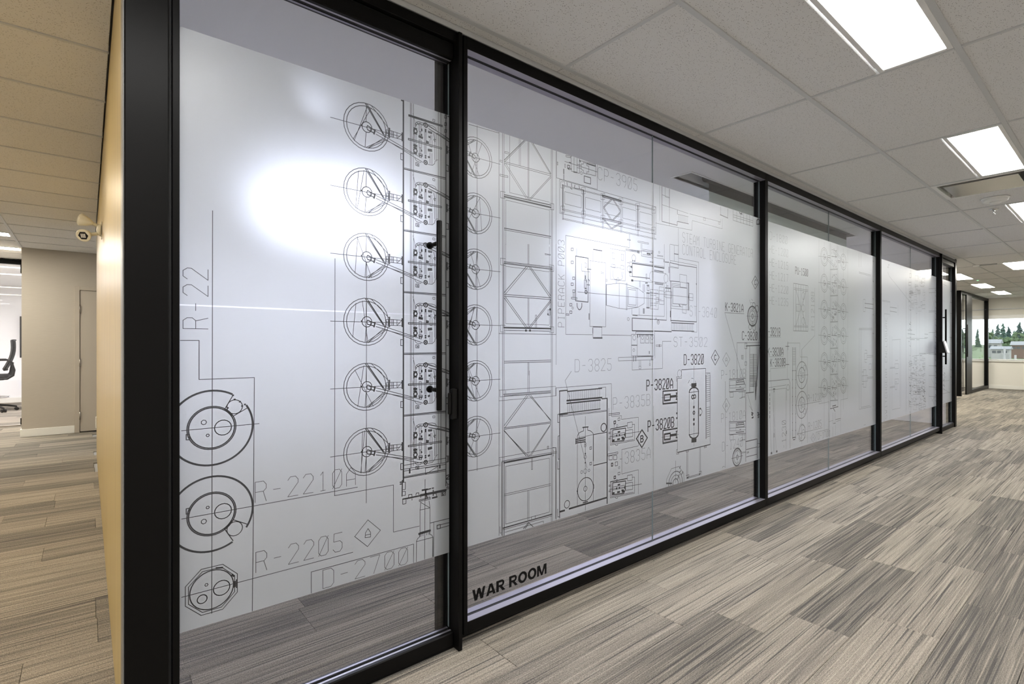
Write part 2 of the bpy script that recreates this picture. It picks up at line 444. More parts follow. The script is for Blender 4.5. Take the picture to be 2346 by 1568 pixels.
# left corridor field
left_lights=[(-2,3),(-2,7),(-2,12),(-2,14)]
for i in range(-5,0):
    for j in range(1,17):
        x0,x1=max(gx(i),-3.3),min(gx(i+1),VX-0.005); y0,y1=gy(j),min(gy(j+1),11.0)
        if x1<=x0 or y1<=y0: continue
        if x0>-0.75 and y0>9.6: continue
        if x0>-0.75:
            y1=min(y1,9.60)
            if y0>7.45: x1=0.52
        if (i,j) in left_lights and i==-3: continue
        if (gx(i)<-0.7) and (-2,j) in left_lights and i==-3:
            continue
        if (i,j) in [(-3,jj) for _,jj in left_lights]: continue
        add_tile(x0,x1,y0,y1)
for n_,(q,j) in enumerate(left_lights):
    i=-3
    x0,x1=gx(i),gx(i+1); y0=gy(j)
    lab=['warm ceiling light panel over the side corridor, first from the camera','warm ceiling light panel over the side corridor, second from the camera',
         'higher of the two ceiling lights at the left edge of the photo','lower of the two ceiling lights at the left edge, beside the beige wall corner'][n_]
    panel_light(x0+0.012,y0+0.012,x1-0.012,y0+0.290,M['glow_l'] if n_<2 else M['glow_b'],lab,'side corridor ceiling lights')
    add_tile(x0,x1,y0+0.302,gy(j+1))
# grid tees
def tee(x0,x1,y0,y1):
    MB().cbox(x0,x1,y0,y1,H-0.004,H+0.030,0.0012).build('grid_tee',M['tee'],ceiling)
hw=0.012
for j in range(-7,1): tee(-3.3,20.0,gy(j)-hw,gy(j)+hw)
tee(VX,10.30,1.73-hw,1.73+hw); tee(-3.3,VX-0.002,1.73-hw,1.73+hw); tee(10.30,20.0,1.73-hw,1.73+hw)
MB().cbox(VX,10.30,1.790,1.80,H-0.020,H+0.03,0.001).build('wall_angle',M['tee'],ceiling)
for i in range(-4,16):
    x=gx(i)
    if x<20: 
        for j in range(-8,1):
            ya=max(gy(j),-3.3)
            tee(x-0.0085,x+0.0085,ya+hw,gy(j+1)-hw)
for i in range(8,16):
    for j in range(1,8): 
        if gx(i)>16.2 and gy(j)>2.78: continue
        tee(gx(i)-0.0085,gx(i)+0.0085,gy(j)+hw,gy(j+1)-hw)
for j in range(2,8): tee(10.5,20.0 if gy(j)<2.8 else 16.2,gy(j)-hw,gy(j)+hw)
for i in (-4,-3,-2): tee(gx(i)-hw,gx(i)+hw,1.73+hw,9.58 if i==-2 else 10.98)
for j in range(2,17):
    segs=[(gx(-4)+hw,gx(-3)-hw),(gx(-3)+hw,gx(-2)-hw)]
    if gy(j)<9.58: segs.append((gx(-2)+hw,VX-0.004))
    for a,b_ in segs: tee(a,b_,gy(j)-0.0085,gy(j)+0.0085)

# ================================================================= walls
def wall(name,mb,mat,label,parent=None):
    return tag(mb.build(name,mat,parent),label,'wall',kind='structure')
# veneered wall at the end of the glass room
wall_left=wall('wall_left',MB().cbox(VX,0.205,FY1+0.012,7.45,0.0,H,0.003),M['veneer'],'glossy yellow maple veneer wall running back beside the black post')
# beige wall with the door, far end of the side corridor
DX0,DX1=-0.085,0.83
wb=MB(); wb.box(-0.69,DX0-0.055,9.62,10.98,0,H+0.05); wb.box(DX0-0.055,DX1+0.055,9.62,9.75,2.075,H+0.05); wb.box(DX1+0.055,1.6,9.62,9.75,0,H+0.05)
wb.box(DX0-0.055,DX1+0.055,9.80,9.85,0,2.075)
wall_far=wall('wall_far_left',wb,M['beige'],'beige woven wall with a flush door at the end of the side corridor')
bbl=tag(MB().cbox(-0.702,DX0-0.056,9.606,9.62,0,0.105,0.003).build('baseboard_far_left',M['base']),'white baseboard under the beige wall','baseboard',kind='structure')
MB().cbox(-0.704,-0.69,9.62,10.9,0,0.105,0.003).build('baseboard_return',M['base'],bbl)
d1=tag(empty('door_1',((DX0+DX1)/2,9.64,0)),'flush beige door with steel hinges in the far beige wall','door',kind='structure')
def pd(name,mb,mat): 
    o=mb.build(name,mat,d1); o.location=(-(DX0+DX1)/2,-9.64,0); return o
pd('leaf',MB().cbox(DX0+0.004,DX1-0.004,9.612,9.655,0.012,2.028,0.002),M['doorpaint'])
fr=MB(); fr.cbox(DX0-0.055,DX0,9.600,9.70,0,2.085,0.003); fr.cbox(DX1,DX1+0.055,9.600,9.70,0,2.085,0.003); fr.cbox(DX0,DX1,9.600,9.70,2.032,2.085,0.003)
pd('frame',fr,M['doorpaint'])
for z in (0.24,1.00,1.76):
    h=MB(); h.tube([(DX0+0.001,9.600,z-0.055),(DX0+0.001,9.600,z+0.055)],0.009,10); h.box(DX0-0.012,DX0+0.014,9.603,9.611,z-0.052,z+0.052); pd('hinge',h,M['steel'])
lv=MB(); lv.lathe([(0.028,0),(0.028,-0.012),(0.012,-0.014),(0.012,-0.05)],(DX1-0.07,9.612,1.0),'y',16); lv.tube([(DX1-0.07,9.57,1.0),(DX1-0.19,9.57,1.0)],0.009,10); pd('lever_handle',lv,M['steel'])
# corridor walls outside the frame (they bound the place and feed the reflections)
wall('wall_back',MB().box(-3.4,20.3,-3.4,-3.3,0,2.66),M['white'],'white painted corridor wall opposite the glass')
wall('wall_side',MB().box(-3.4,-3.3,-3.3,16.0,0,2.66),M['cream'],'cream painted wall at the near end of the corridor')
# glass room shell
wr=MB(); wr.box(0.105,0.205,7.45,7.5,0,2.66); wr.box(0.205,10.55,6.3,6.4,0,2.66)
wall('wall_room_back',wr,M['roomwhite'],'white back wall of the glass-fronted room')
wall('wall_room_end',MB().box(10.42,10.52,FY1+0.005,6.3,0,2.66),M['white'],'white end wall of the glass-fronted room')
MB().box(0.205,0.215,FY1+0.02,6.3,0,2.66).build('room_lining',M['roomwhite'],wall_left)
# room ceiling with the slot for the projection screen
SX0,SX1,SY0,SY1=3.55,7.15,2.17,2.33
gc=MB(); gc.box(0.205,10.42,FY1+0.002,SY0,H,2.66); gc.box(0.205,10.42,SY1,6.3,H,2.66); gc.box(0.205,SX0,SY0,SY1,H,2.66); gc.box(SX1,10.42,SY0,SY1,H,2.66)
trim_c=tag(gc.build('ceiling_room',M['gyp']),'smooth white plaster ceiling inside the glass-fronted room','ceiling',kind='structure')
tr=MB(); w_=0.012
tr.cbox(SX0-w_,SX1+w_,SY0-w_,SY0,H-0.006,H+0.02,0.001); tr.cbox(SX0-w_,SX1+w_,SY1,SY1+w_,H-0.006,H+0.02,0.001)
tr.cbox(SX0-w_,SX0,SY0,SY1,H-0.006,H+0.02,0.001); tr.cbox(SX1,SX1+w_,SY0,SY1,H-0.006,H+0.02,0.001)
tr.build('slot_trim',M['wplast'],trim_c)
# lobby / window wall
WZ0,WZ1=0.80,2.09
WY0,WY1=-2.6,5.6
ww=MB(); ww.box(20.0,20.25,-3.3,6.4,0,WZ0); ww.box(20.0,20.25,-3.3,6.4,WZ1,2.66); ww.box(20.0,20.25,-3.3,WY0,WZ0,WZ1); ww.box(20.0,20.25,WY1,6.4,WZ0,WZ1)
wall('wall_far',ww,M['cream'],'cream wall with a long window at the far end of the corridor')
tag(MB().cbox(19.985,20.0,-3.3,2.76,0,0.105,0.003).build('baseboard_far',M['base']),'white baseboard below the far window','baseboard',kind='structure')
tag(MB().cbox(19.93,20.0,-3.3,6.3,2.25,2.275,0.003).build('trim_1',M['tee']),'thin grey rail above the far window','trim',kind='structure')
win=tag(empty('window_1',(20.1,1.5,WZ0)),'long window onto trees and houses at the far end','window',kind='structure')
def pw(name,mb,mat):
    o=mb.build(name,mat,win); o.location=(-20.1,-1.5,-WZ0); return o
pw('sill',MB().cbox(19.955,20.10,WY0-0.03,WY1+0.03,WZ0-0.03,WZ0,0.003),M['base'])
pw('blind_box',MB().cbox(19.95,20.05,WY0,WY1,WZ1-0.10,WZ1,0.004),M['wplast'])
wf=MB(); wf.cbox(20.08,20.14,WY0,WY1,WZ0,WZ0+0.04,0.003); wf.cbox(20.08,20.14,WY0,WY1,WZ1-0.04,WZ1,0.003)
pw('window_frame',wf,M['wplast'])
mull=[WY0,-0.8,2.87,WY1]
for y in mull[1:-1]+[WY0+0.02,WY1-0.02]: pw('mullion',MB().cbox(20.08,20.14,y-0.02,y+0.02,WZ0+0.04,WZ1-0.04,0.003),M['wplast'])
for a,b_ in zip(mull[:-1],mull[1:]): pw('pane',MB().box(20.10,20.108,a+0.025,b_-0.025,WZ0+0.04,WZ1-0.04),M['wglass'])
wall('wall_lobby',MB().box(10.52,20.0,6.3,6.4,0,2.66),M['cream'],'cream wall at the back of the lobby')

# ================================================================= the far glass office
off=tag(empty('wall_office_glass',(18.1,2.8,0)),'black-framed glass front of the small office by the far window','glass wall',kind='structure')
def po(name,mb,mat,par=off):
    o=mb.build(name,mat,par)
    if par is off: o.location=(-18.1,-2.8,0)
    return o
OY=2.80
for a,b_ in ((16.36,16.44),(19.84,19.94)): po('post',MB().cbox(a,b_,OY-0.045,OY+0.045,0,H,0.003),M['black'])
po('top_rail',MB().cbox(16.44,19.84,OY-0.045,OY+0.045,H-0.07,H,0.003),M['black'])
po('bottom_rail',MB().cbox(17.62,19.84,OY-0.045,OY+0.045,0,0.09,0.003),M['black'])
po('glass_pane',MB().box(17.62,19.84,OY-0.004,OY+0.004,0.09,H-0.07),M['glass'])
po('glass_pane',MB().box(16.44,16.96,OY-0.004,OY+0.004,0.09,H-0.07),M['glass'])
po('door_stile',MB().cbox(16.96,17.62,OY-0.05,OY-0.02,0.01,H-0.07,0.003),M['blackm'])
hd=MB(); hd.tube([(16.80,OY-0.09,0.95),(16.80,OY-0.09,1.75)],0.012,10)
for z in (1.05,1.65): hd.tube([(16.80,OY-0.09,z),(16.80,OY-0.004,z)],0.008,8)
po('door_handle',hd,M['blackm'])
po('side_glass',MB().box(16.396,16.404,OY+0.05,6.28,0.05,H),M['glass'])
wall('ceiling_office',MB().box(16.2,20.0,2.76,6.3,H+0.002,2.66),M['gyp'],'white ceiling of the small far office')
panel_light(17.3,3.9,18.5,4.2,M['glow_b'],'ceiling light panel inside the small far glass office','far office lights').location.z=H-0.006

# ================================================================= office at the left edge
of2=tag(empty('wall_left_office_glass',(-2.0,11.0,0)),'black-framed glass front of the office at the left edge','glass wall',kind='structure')
def p2(name,mb,mat):
    o=mb.build(name,mat,of2); o.location=(2.0,-11.0,0); return o
p2('top_rail',MB().cbox(-3.3,-0.70,10.96,11.04,2.49,2.56,0.003),M['black'])
p2('bottom_rail',MB().cbox(-3.3,-0.70,10.96,11.04,0,0.02,0.003),M['steel'])
p2('glass_pane',MB().box(-3.3,-0.70,10.996,11.004,0.02,2.49),M['glass'])
p2('corner_clip',MB().cbox(-0.80,-0.715,10.97,11.03,2.36,2.49,0.003),M['black'])
p2('floor_clip',MB().cbox(-0.80,-0.715,10.97,11.03,0.02,0.12,0.003),M['black'])
for k in range(9): p2('edge_mark',MB().box(-0.775,-0.762,10.993,10.995,1.62+0.075*k,1.672+0.075*k),M['gedge'])
wo=MB(); wo.box(-3.3,-0.6,15.5,15.6,0,2.66); wo.box(0.30,0.40,9.86,15.6,0,2.66); wo.box(-0.69,0.30,10.985,11.05,0,2.66)
wall('wall_left_office',wo,M['roomwhite'],'white walls of the office at the left edge')
tag(MB().cbox(-3.3,0.30,15.485,15.5,0,0.11,0.003).build('baseboard_left_office',M['base']),'white baseboard of the left office','baseboard',kind='structure')
wall('ceiling_left_office',MB().box(-3.3,0.30,11.05,15.5,H-0.04,2.66),M['gyp'],'white ceiling of the office at the left edge')
panel_light(-2.9,12.4,-1.7,12.7,M['glow_o'],'ceiling light panel inside the left office','left office lights').location.z=H-0.046
# ================================================================= the glass wall of the room
GW=tag(empty('wall_glass',(5.2,1.83,0)),'black-framed glass wall with frosted film printed with plant drawings','glass wall',kind='structure')
def gw(name,mb,mat,par=None):
    o=mb.build(name,mat,par or GW)
    o.location=(-5.2,-1.83,0)
    return o
TZ0,TZ1,BZ0,BZ1=2.491,2.543,0.045,0.095
YG0,YG1=GY+0.001,GY+0.011
# wide corner jamb and its groove
gw('corner_post',MB().cbox(VX,0.182,FY0,FY1+0.01,0,H-0.002,0.0025),M['black'])
gw('edge_trim',MB().cbox(VX-0.004,VX-0.0002,FY0+0.006,FY1+0.01,0,H-0.002,0.0008),M['edge'])
gw('groove_strip',MB().box(0.182,0.190,FY0+0.02,FY1,0,2.543),M['gasket'])
gw('jamb_post',MB().cbox(1.171,1.188,1.765,1.88,0,2.535,0.0015),M['black'])
gw('jamb_infill',MB().box(1.188,1.208,FY0+0.012,FY1,0,2.535),M['gasket'])
gw('post',MB().cbox(1.208,1.228,FY0,FY1,BZ0,TZ1,0.0015),M['black'])
for a in (3.928,6.627):
    p=gw('post',MB().cbox(a,a+0.0205,FY0,FY1,BZ0,TZ1,0.0012).cbox(a+0.0235,a+0.044,FY0,FY1,BZ0,TZ1,0.0012),M['black'])
    gw('post_joint',MB().box(a+0.0205,a+0.0235,FY0+0.008,FY1-0.004,BZ0,TZ1),M['steel'])
gw('post',MB().cbox(9.245,9.265,FY0,FY1,BZ0,TZ1,0.0012),M['black'])
gw('jamb_post',MB().cbox(9.268,9.295,1.765,1.88,0,2.535,0.0015),M['black'])
gw('end_post',MB().cbox(10.20,10.29,FY0,FY1+0.02,0,2.56,0.003),M['black'])
gw('end_trim',MB().cbox(10.292,10.42,FY0+0.03,FY1+0.003,0,H-0.003,0.003),M['cream'])
# rails
bays=[(1.228,3.928),(3.972,6.627),(6.671,9.245)]
for a,b_ in bays:
    gw('top_rail',MB().cbox(a,b_,FY0,GY-0.002,TZ0,TZ1,0.0015).cbox(a,b_,GY+0.014,FY1,TZ0,TZ1,0.0015),M['black'])
    gw('bottom_rail',MB().cbox(a,b_,FY0,GY-0.002,BZ0,BZ1,0.0015).cbox(a,b_,GY+0.014,FY1,BZ0,BZ1,0.0015),M['black'])
    gk=MB(); gk.box(a,b_,GY-0.002,GY+0.014,TZ0+0.002,TZ1); gk.box(a,b_,GY-0.002,GY+0.014,BZ0,BZ1-0.002); gw('gasket',gk,M['gasket'])
    caps_=MB()  # added thin caps on sill and head, reflected light put into their colour
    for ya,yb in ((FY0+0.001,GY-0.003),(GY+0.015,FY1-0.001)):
        caps_.box(a+0.0005,b_-0.0005,ya,yb,BZ1-0.0005,BZ1+0.0008); caps_.box(a+0.0005,b_-0.0005,ya,yb,TZ0-0.0008,TZ0+0.0005)
    gw('sheen_cap',caps_,M['sheen'])
    gw('toe_recess',MB().box(a-0.02,b_+0.02,FY0+0.058,FY1-0.01,0,BZ0),M['gasket'])
gw('header',MB().cbox(0.19,10.20,FY0+0.012,FY1,TZ1+0.001,H-0.002,0.001),M['blackm'])
gw('door_header',MB().cbox(0.19,1.171,FY0,FY1,2.50,TZ1,0.0015),M['black'])
gw('door_header',MB().cbox(9.295,10.20,FY0,FY1,2.50,TZ1,0.0015),M['black'])
gw('floor_track',MB().cbox(0.19,1.171,FY0+0.02,FY1,0,0.010,0.001),M['blackm'])
gw('floor_track',MB().cbox(9.295,10.20,FY0+0.02,FY1,0,0.010,0.001),M['blackm'])

# sliding doors
def sliding_door(name,x0,x1,label):
    d=tag(empty(name,((x0+x1)/2,1.83,0)),label,'door',kind='structure')
    def pdr(nm,mb,mat,par=None):
        o=mb.build(nm,mat,par or d)
        o.location=(-(x0+x1)/2,-1.83,0)
        return o
    for nm,za,zb in (('bottom_rail',0.012,0.070),('top_rail',2.433,2.496)):
        pdr(nm,MB().cbox(x0,x1-0.002,FY0+0.012,GY-0.002,za,zb,0.004).cbox(x0,x1-0.002,GY+0.014,FY1-0.012,za,zb,0.004),M['black'])
        zc=zb if nm=='bottom_rail' else za
        pdr('sheen_cap',MB().box(x0+0.001,x1-0.003,GY-0.012,GY-0.003,zc-0.0006,zc+0.0007).box(x0+0.001,x1-0.003,GY+0.015,GY+0.024,zc-0.0006,zc+0.0007),M['sheen'])  # added pale strips: the door rails' reflected light as colour
        pdr('rail_gasket',MB().box(x0,x1-0.002,GY-0.002,GY+0.014,za+0.002,zb-0.006),M['gasket'])
    pdr('stile',MB().cbox(x0,x0+0.019,FY0+0.012,FY1-0.012,0.07,2.433,0.002),M['black'])
    return d,pdr
door2,pd2=sliding_door('door_2',0.191,1.168,'near sliding glass door with a long black bar handle')
door3,pd3=sliding_door('door_3',9.298,10.198,'far sliding glass door by the wall-mounted tablet')
pd2('back_stile',MB().cbox(1.128,1.166,FY1-0.016,FY1+0.012,0.012,2.49,0.002),M['blackm'])
pd3('back_stile',MB().cbox(10.145,10.196,FY1-0.02,FY1+0.012,0.012,2.49,0.002),M['blackm'])
def bar_handle(pdr,x,za,zb,s0,s1,r=0.0112):
    h=MB(); y=GY-0.076
    h.lathe([(r*0.9,za),(r,za+0.002),(r,zb-0.002),(r*0.9,zb)],(x,y,0),'z',20)
    ho=pdr('bar_handle',h,M['black'])
    for s in (s0,s1):
        st=MB(); st.tube([(x,y,s),(x,GY-0.008,s)],0.0085,12); st.lathe([(0.014,0),(0.014,0.008)],(x,GY-0.0085,s),'y',16)
        so=st.build('standoff',M['black'],ho)
bar_handle(pd2,1.068,0.996,1.742,1.075,1.655)
bar_handle(pd3,9.405,0.975,1.755,1.09,1.64)
lk=MB().cbox(1.146,1.169,FY0-0.012,FY0+0.010,0.950,1.075,0.003).cbox(1.134,1.146,FY0-0.004,FY0+0.010,0.97,1.058,0.003)
pd2('lock',lk,M['blackm'])

# ---- glass panes: (owner placing function, x0, x1, z0, z1)
sm2=PX(1497,700)[0]; sm3=PX(1900,700)[0]; sm4=PX(2087,700)[0]
panes=[('d2',0.205,1.163,0.060,2.445),
       ('g',1.230,sm2-0.0015,BZ1-0.02,TZ0+0.02),('g',sm2+0.0015,3.926,BZ1-0.02,TZ0+0.02),
       ('g',3.974,sm3-0.0015,BZ1-0.02,TZ0+0.02),('g',sm3+0.0015,6.625,BZ1-0.02,TZ0+0.02),
       ('g',6.673,sm4-0.0015,BZ1-0.02,TZ0+0.02),('g',sm4+0.0015,9.243,BZ1-0.02,TZ0+0.02),
       ('d3',9.317,10.193,0.060,2.445)]
FZ0,FZ1=0.390,2.209           # frosted film, lower and upper edge
SLIT=1.3745
pane_objs=[]
for own,x0,x1,z0,z1 in panes:
    place={'g':gw,'d2':pd2,'d3':pd3}[own]
    p=place('glass_pane',MB().box(x0,x1,YG0,YG1,z0,z1),M['glass'])
    ed=MB(); ed.box(x1-0.0006,x1+0.0002,YG0+0.0005,YG1-0.0005,z0+0.02,z1-0.02); ed.build('polished_edge',M['gedge'],p)
    if own=='d2':
        for a,b_ in ((FZ0,SLIT-0.0022),(SLIT+0.0022,FZ1)):
            f=MB(); f.quad((x0+0.001,GY,a),(x1-0.0005,GY,a),(x1-0.0005,GY,b_),(x0+0.001,GY,b_)); f.build('frosted_film',M['film'],p)
    else:
        f=MB(); f.quad((x0,GY,FZ0),(x1,GY,FZ0),(x1,GY,FZ1),(x0,GY,FZ1)); f.build('frosted_film',M['film'],p)
    pane_objs.append((p,x0+0.001,x1-0.001))
# ================================================================= the drawings printed on the film
ART=[]; _f=[0,0,1.0]; _g=['']
W=0.0021
def fr(x0,y0,x1,zw): _f[:]=[x0,y0,(x1-x0)/zw]
def grp(n): _g[0]=n
def pt(x,y): return PX(_f[0]+x*_f[2],_f[1]+y*_f[2])
def add(pts,w=W): ART.append((_g[0],w,pts))
def l(s,w=W):
    for part in s.split(';'):
        toks=part.split()
        if not toks: continue
        closed=toks[-1]=='c'
        if closed: toks=toks[:-1]
        P=[pt(*map(float,q.split(','))) for q in toks]
        if closed: P.append(P[0])
        add(P,w)
def ring(X,Z,r,w=W,n=24,a0=0.0,a1=360.0):
    add([(X+r*math.cos(math.radians(a0+(a1-a0)*k/n)),Z+r*math.sin(math.radians(a0+(a1-a0)*k/n))) for k in range(n+1)],w)
def cE(xl,xr,yc,w=W,n=20):
    Xl=pt(xl,yc)[0]; Xr=pt(xr,yc)[0]; X,Z=pt((xl+xr)/2,yc)
    ring((Xl+Xr)/2,Z,(Xr-Xl)/2,w,n)
def dot(x,y,r=0.004):
    X,Z=pt(x,y); add([(X-r*0.5,Z),(X+r*0.5,Z)],2*r)
def rect(x,y,hx,hy,w=W): l('%f,%f %f,%f %f,%f %f,%f c'%(x-hx,y-hy,x+hx,y-hy,x+hx,y+hy,x-hx,y+hy),w)
GL={'A':'0,0 0,4 2,6 4,4 4,0;0,2 4,2','B':'0,0 0,6 3,6 4,5 4,4 3,3 0,3;3,3 4,2 4,1 3,0 0,0','C':'4,5 3,6 1,6 0,5 0,1 1,0 3,0 4,1',
'D':'0,0 0,6 3,6 4,5 4,1 3,0 0,0','E':'4,6 0,6 0,0 4,0;0,3 3,3','G':'4,5 3,6 1,6 0,5 0,1 1,0 3,0 4,1 4,3 2.5,3','H':'0,0 0,6;4,0 4,6;0,3 4,3',
'I':'2,0 2,6;1,0 3,0;1,6 3,6','K':'0,0 0,6;4,6 0,2.2;1.4,3.4 4,0','L':'0,6 0,0 4,0','M':'0,0 0,6 2,3 4,6 4,0','N':'0,0 0,6 4,0 4,6',
'O':'1,0 0,1 0,5 1,6 3,6 4,5 4,1 3,0 1,0','P':'0,0 0,6 3,6 4,5 4,3.6 3,2.7 0,2.7','R':'0,0 0,6 3,6 4,5 4,3.8 3,3 0,3;2.9,3 4,0',
'S':'4,5 3,6 1,6 0,5 0,4 1,3 3,3 4,2 4,1 3,0 1,0 0,1','T':'2,0 2,6;0,6 4,6','U':'0,6 0,1 1,0 3,0 4,1 4,6','W':'0,6 1,0 2,3 3,0 4,6','Z':'0,6 4,6 0,0 4,0',
'0':'1,0 0,1 0,5 1,6 3,6 4,5 4,1 3,0 1,0;0,0 4,6','1':'1,5 2,6 2,0;1,0 3,0','2':'0,5 1,6 3,6 4,5 4,4 0,0 4,0','3':'0,5 1,6 3,6 4,5 4,4 3,3 2,3;3,3 4,2 4,1 3,0 1,0 0,1',
'4':'3,0 3,6 0,2 4,2','5':'4,6 0.5,6 0.3,3.4 3,3.4 4,2.6 4,1 3,0 1,0 0,1','6':'4,5 3,6 1,6 0,5 0,1 1,0 3,0 4,1 4,2.5 3,3.3 1,3.3 0,2.4','7':'0,6 4,6 1.5,0',
'8':'1,3 0,4 0,5 1,6 3,6 4,5 4,4 3,3 1,3 0,2 0,1 1,0 3,0 4,1 4,2 3,3','9':'4,3.5 3,2.7 1,2.7 0,3.6 0,5 1,6 3,6 4,5 4,2 2.5,0','-':'0.6,3 3.2,3'}
def glyphs(s,place,w):
    for i,ch in enumerate(s):
        if ch==' ': continue
        for st in GL[ch].split(';'):
            add([place(i,*map(float,q.split(','))) for q in st.split()],w)
def T(s,x0,yb,x1,yt,w=0.0017):
    g0=_g[0]; _g[0]='lettering'
    X0,Z0=pt(x0,yb); h=pt(x0,yt)[1]-Z0; X1=pt(x1,yb)[0]
    a=(X1-X0)/(len(s)-0.34); cw=a*0.66
    glyphs(s,lambda i,gx_,gy_:(X0+a*i+gx_/4*cw,Z0+gy_/6*h),w); _g[0]=g0
def TV(s,xb,yb,yt,xt,w=0.0018):      # reads upward
    g0=_g[0]; _g[0]='lettering'
    X0,Z0=pt(xb,yb); Z1=pt(xb,yt)[1]; h=X0-pt(xt,yb)[0]
    a=(Z1-Z0)/(len(s)-0.34); cw=a*0.66
    glyphs(s,lambda i,gx_,gy_:(X0-gy_/6*h,Z0+a*i+gx_/4*cw),w); _g[0]=g0
BIG=0.0064

# ---------------- door film: reactor tanks and leaders
grp('tank_drawing')
fr(0,0,2346,2346)
l('487,483 485,1406'); l('413,780.5 456,780.5 456,870 582.6,865.5 581,1120 578,1401')
fr(410,880,610,1568)
AX=PX(485.8,980.8); TX0=AX[0]; TZA=AX[1]
def tank(Z,m):
    for r_,w_ in ((0.1165,0.0036),(0.1135,0.0022)): ring(TX0,Z,r_,w_,60,*( (61,393) if m>0 else (-393,-61)))
    for r_,w_ in ((0.0665,0.0032),(0.0625,0.0036)): ring(TX0,Z,r_,w_,40)
    def q(s,w=W):
        for part in s.split(';'):
            P=[]
            for tk in part.split():
                X,Zp=pt(*map(float,tk.split(','))); P.append((X,Z+m*(Zp-TZA)))
            add(P,w)
    def qc(xl,xr,yc,w=W,n=18):
        Xl=pt(xl,yc)[0]; Xr=pt(xr,yc)[0]; X,Zp=pt((xl+xr)/2,yc); ring((Xl+Xr)/2,Z+m*(Zp-TZA),(Xr-Xl)/2,w,n)
    qc(638,942,785,0.0030); qc(860,1140,412,0.0026); qc(397,495,692,0.0022,7); qc(487,545,925,0.0022,6)
    q('970,205 820,455 975,580 1222,435',0.0026); q('130,910 188,908 188,1003 130,1006 130,910',0.0026)
    if m>0:
        for x,y in ((970,205),(1000,280),(1095,320),(1135,398),(1185,370),(875,432)): dot(x,y,0.0026)
tank(TZA,1); l('45,842 1440,713')
fr(410,1060,610,871)
tk2=pt(325,514)[1]; tk3=pt(315,1273)[1]
fr(410,880,610,1568); tank(tk2,-1)
for ap,w_ in ((0.0705,W),(0.0625,W)):
    R_=ap/math.cos(math.pi/8); add([(TX0+R_*math.cos(math.pi/8+k*math.pi/4),tk3+R_*math.sin(math.pi/8+k*math.pi/4)) for k in range(9)],w_)
ring(TX0,tk3,0.0595,0.0032,32)
fr(410,1060,610,871)
cE(343,507,1252,0.003); cE(182,280,1365,0.003); cE(258,290,1222,W,6)
l('548,1190 562,1187 562,1240 548,1245 548,1190',0.003); l('575,1170 575,1250',0.004); l('370,1055 435,1050',0.005); l('530,1120 548,1135',0.006)
fr(400,850,1080,1777)
l('42,888 1095,697;42,1357 1067,1087')
l('960,-672 957,748 1310,684 1310,966 1465,930;1149,-650 1147,792')
l('1157,893 1232,955 1155,1053 1078,993 c;1140,1000 1143,970 1158,945 1173,968 1173,995 1140,1000;1143,985 1173,978')
l('818,1332 818,1205 1430,1038 1430,1150')
T('R-2210A',482,790,1082,668); T('R-2205',486,1210,1003,1088); T('D-2700',887,1305,1395,1195)
fr(400,400,800,1045); TV('R-22',200,925,570,50)

# ---------------- fan and pipe skid, six rows
grp('wheel_row_drawing')
fr(755,820,1055,2346)
base_n=len(ART)
Wl=pt(250,520)[0]; Wr=pt(1055,520)[0]; wX=(Wl+Wr)/2; wR=(Wr-Wl)/2; wZ=pt(655,521)[1]
ring(wX,wZ,wR,0.0026,26); ring(wX,wZ,wR*0.875,0.0026,26); cE(580,757,520,0.0030,16)
l('640,110 985,590;675,112 1005,588;690,150 965,545',0.0026); l('740,100 1055,410;985,630 650,890;960,622 690,885;1010,640 690,890;635,890 655,610',0.0022)
l('660,110 652,430'); l('15,562 1260,490')
l('1072,405 1070,575',0.0058); l('1015,450 1060,450;1015,485 1060,482;1015,512 1060,510;1015,545 1060,545;1015,450 1015,590;1085,440 1290,440;1085,550 1290,535;1105,442 1105,548;1130,442 1130,546;1146,442 1146,545;1207,440 1207,540;1210,540 1290,445')
l('1300,410 1300,555',0.005)
l('830,540 1050,595 1325,665 1640,745;830,592 1000,628 1330,720 1670,815;1000,637 1500,730',0.0024)
l('815,520 795,600',0.006); l('680,490 740,510 800,530;680,562 790,582',0.004); l('740,510 735,560 ;680,490 665,525 680,562',0.003); dot(575,515,0.003)
half=ART[base_n:]; del ART[base_n:]
base_n=len(ART)
fr(755,820,1055,2346)
l('1330,1025 2080,955;1330,1050 2080,985;1330,1042 2080,962',0.0022)
l('1410,472 2005,442;1410,496 2005,466',0.0030); l('1410,472 1410,496;2005,442 2005,466',0.003)
l('1320,785 1275,785 1275,895 1320,895;2090,720 2130,720 2130,825 2090,825',0.0028)
l('1530,240 1530,180 1560,130 1600,110 1700,108 1840,105 1890,120 1910,150;1545,215 1560,170 1600,145 1680,145;1525,780 1545,815 1570,830 1640,830;1890,715 1880,770 1840,812 1760,820;1560,130 1600,170;1540,190 1580,150',0.0022)
l('1522,340 1522,530;1548,340 1548,530;1605,130 1605,280;1640,130 1640,280;1612,285 1612,400;1632,285 1632,400;1605,430 1605,570;1642,430 1642,570;1610,575 1610,660;1636,575 1636,660;1708,200 1708,650;1728,200 1728,650;1808,280 1808,360;1830,280 1830,360;1800,365 1800,490;1835,365 1835,490;1800,600 1800,800;1832,600 1832,800;1880,380 1880,700;1908,220 1908,720;1605,130 1640,130;1605,280 1640,280;1605,430 1642,430;1605,570 1642,570;1800,490 1835,490',0.0020)
cE(1507,1568,298,0.0048,12); cE(1507,1568,650,0.0048,12); l('1512,252 1562,252;1512,345 1562,345;1512,600 1562,600;1512,700 1562,700',0.005)
l('1515,560 1560,560',0.009); l('1530,540 1530,590',0.006)
cE(1690,1755,130,0.0048,12); cE(1690,1750,800,0.0048,12); dot(1722,130,0.003); dot(1720,800,0.003)
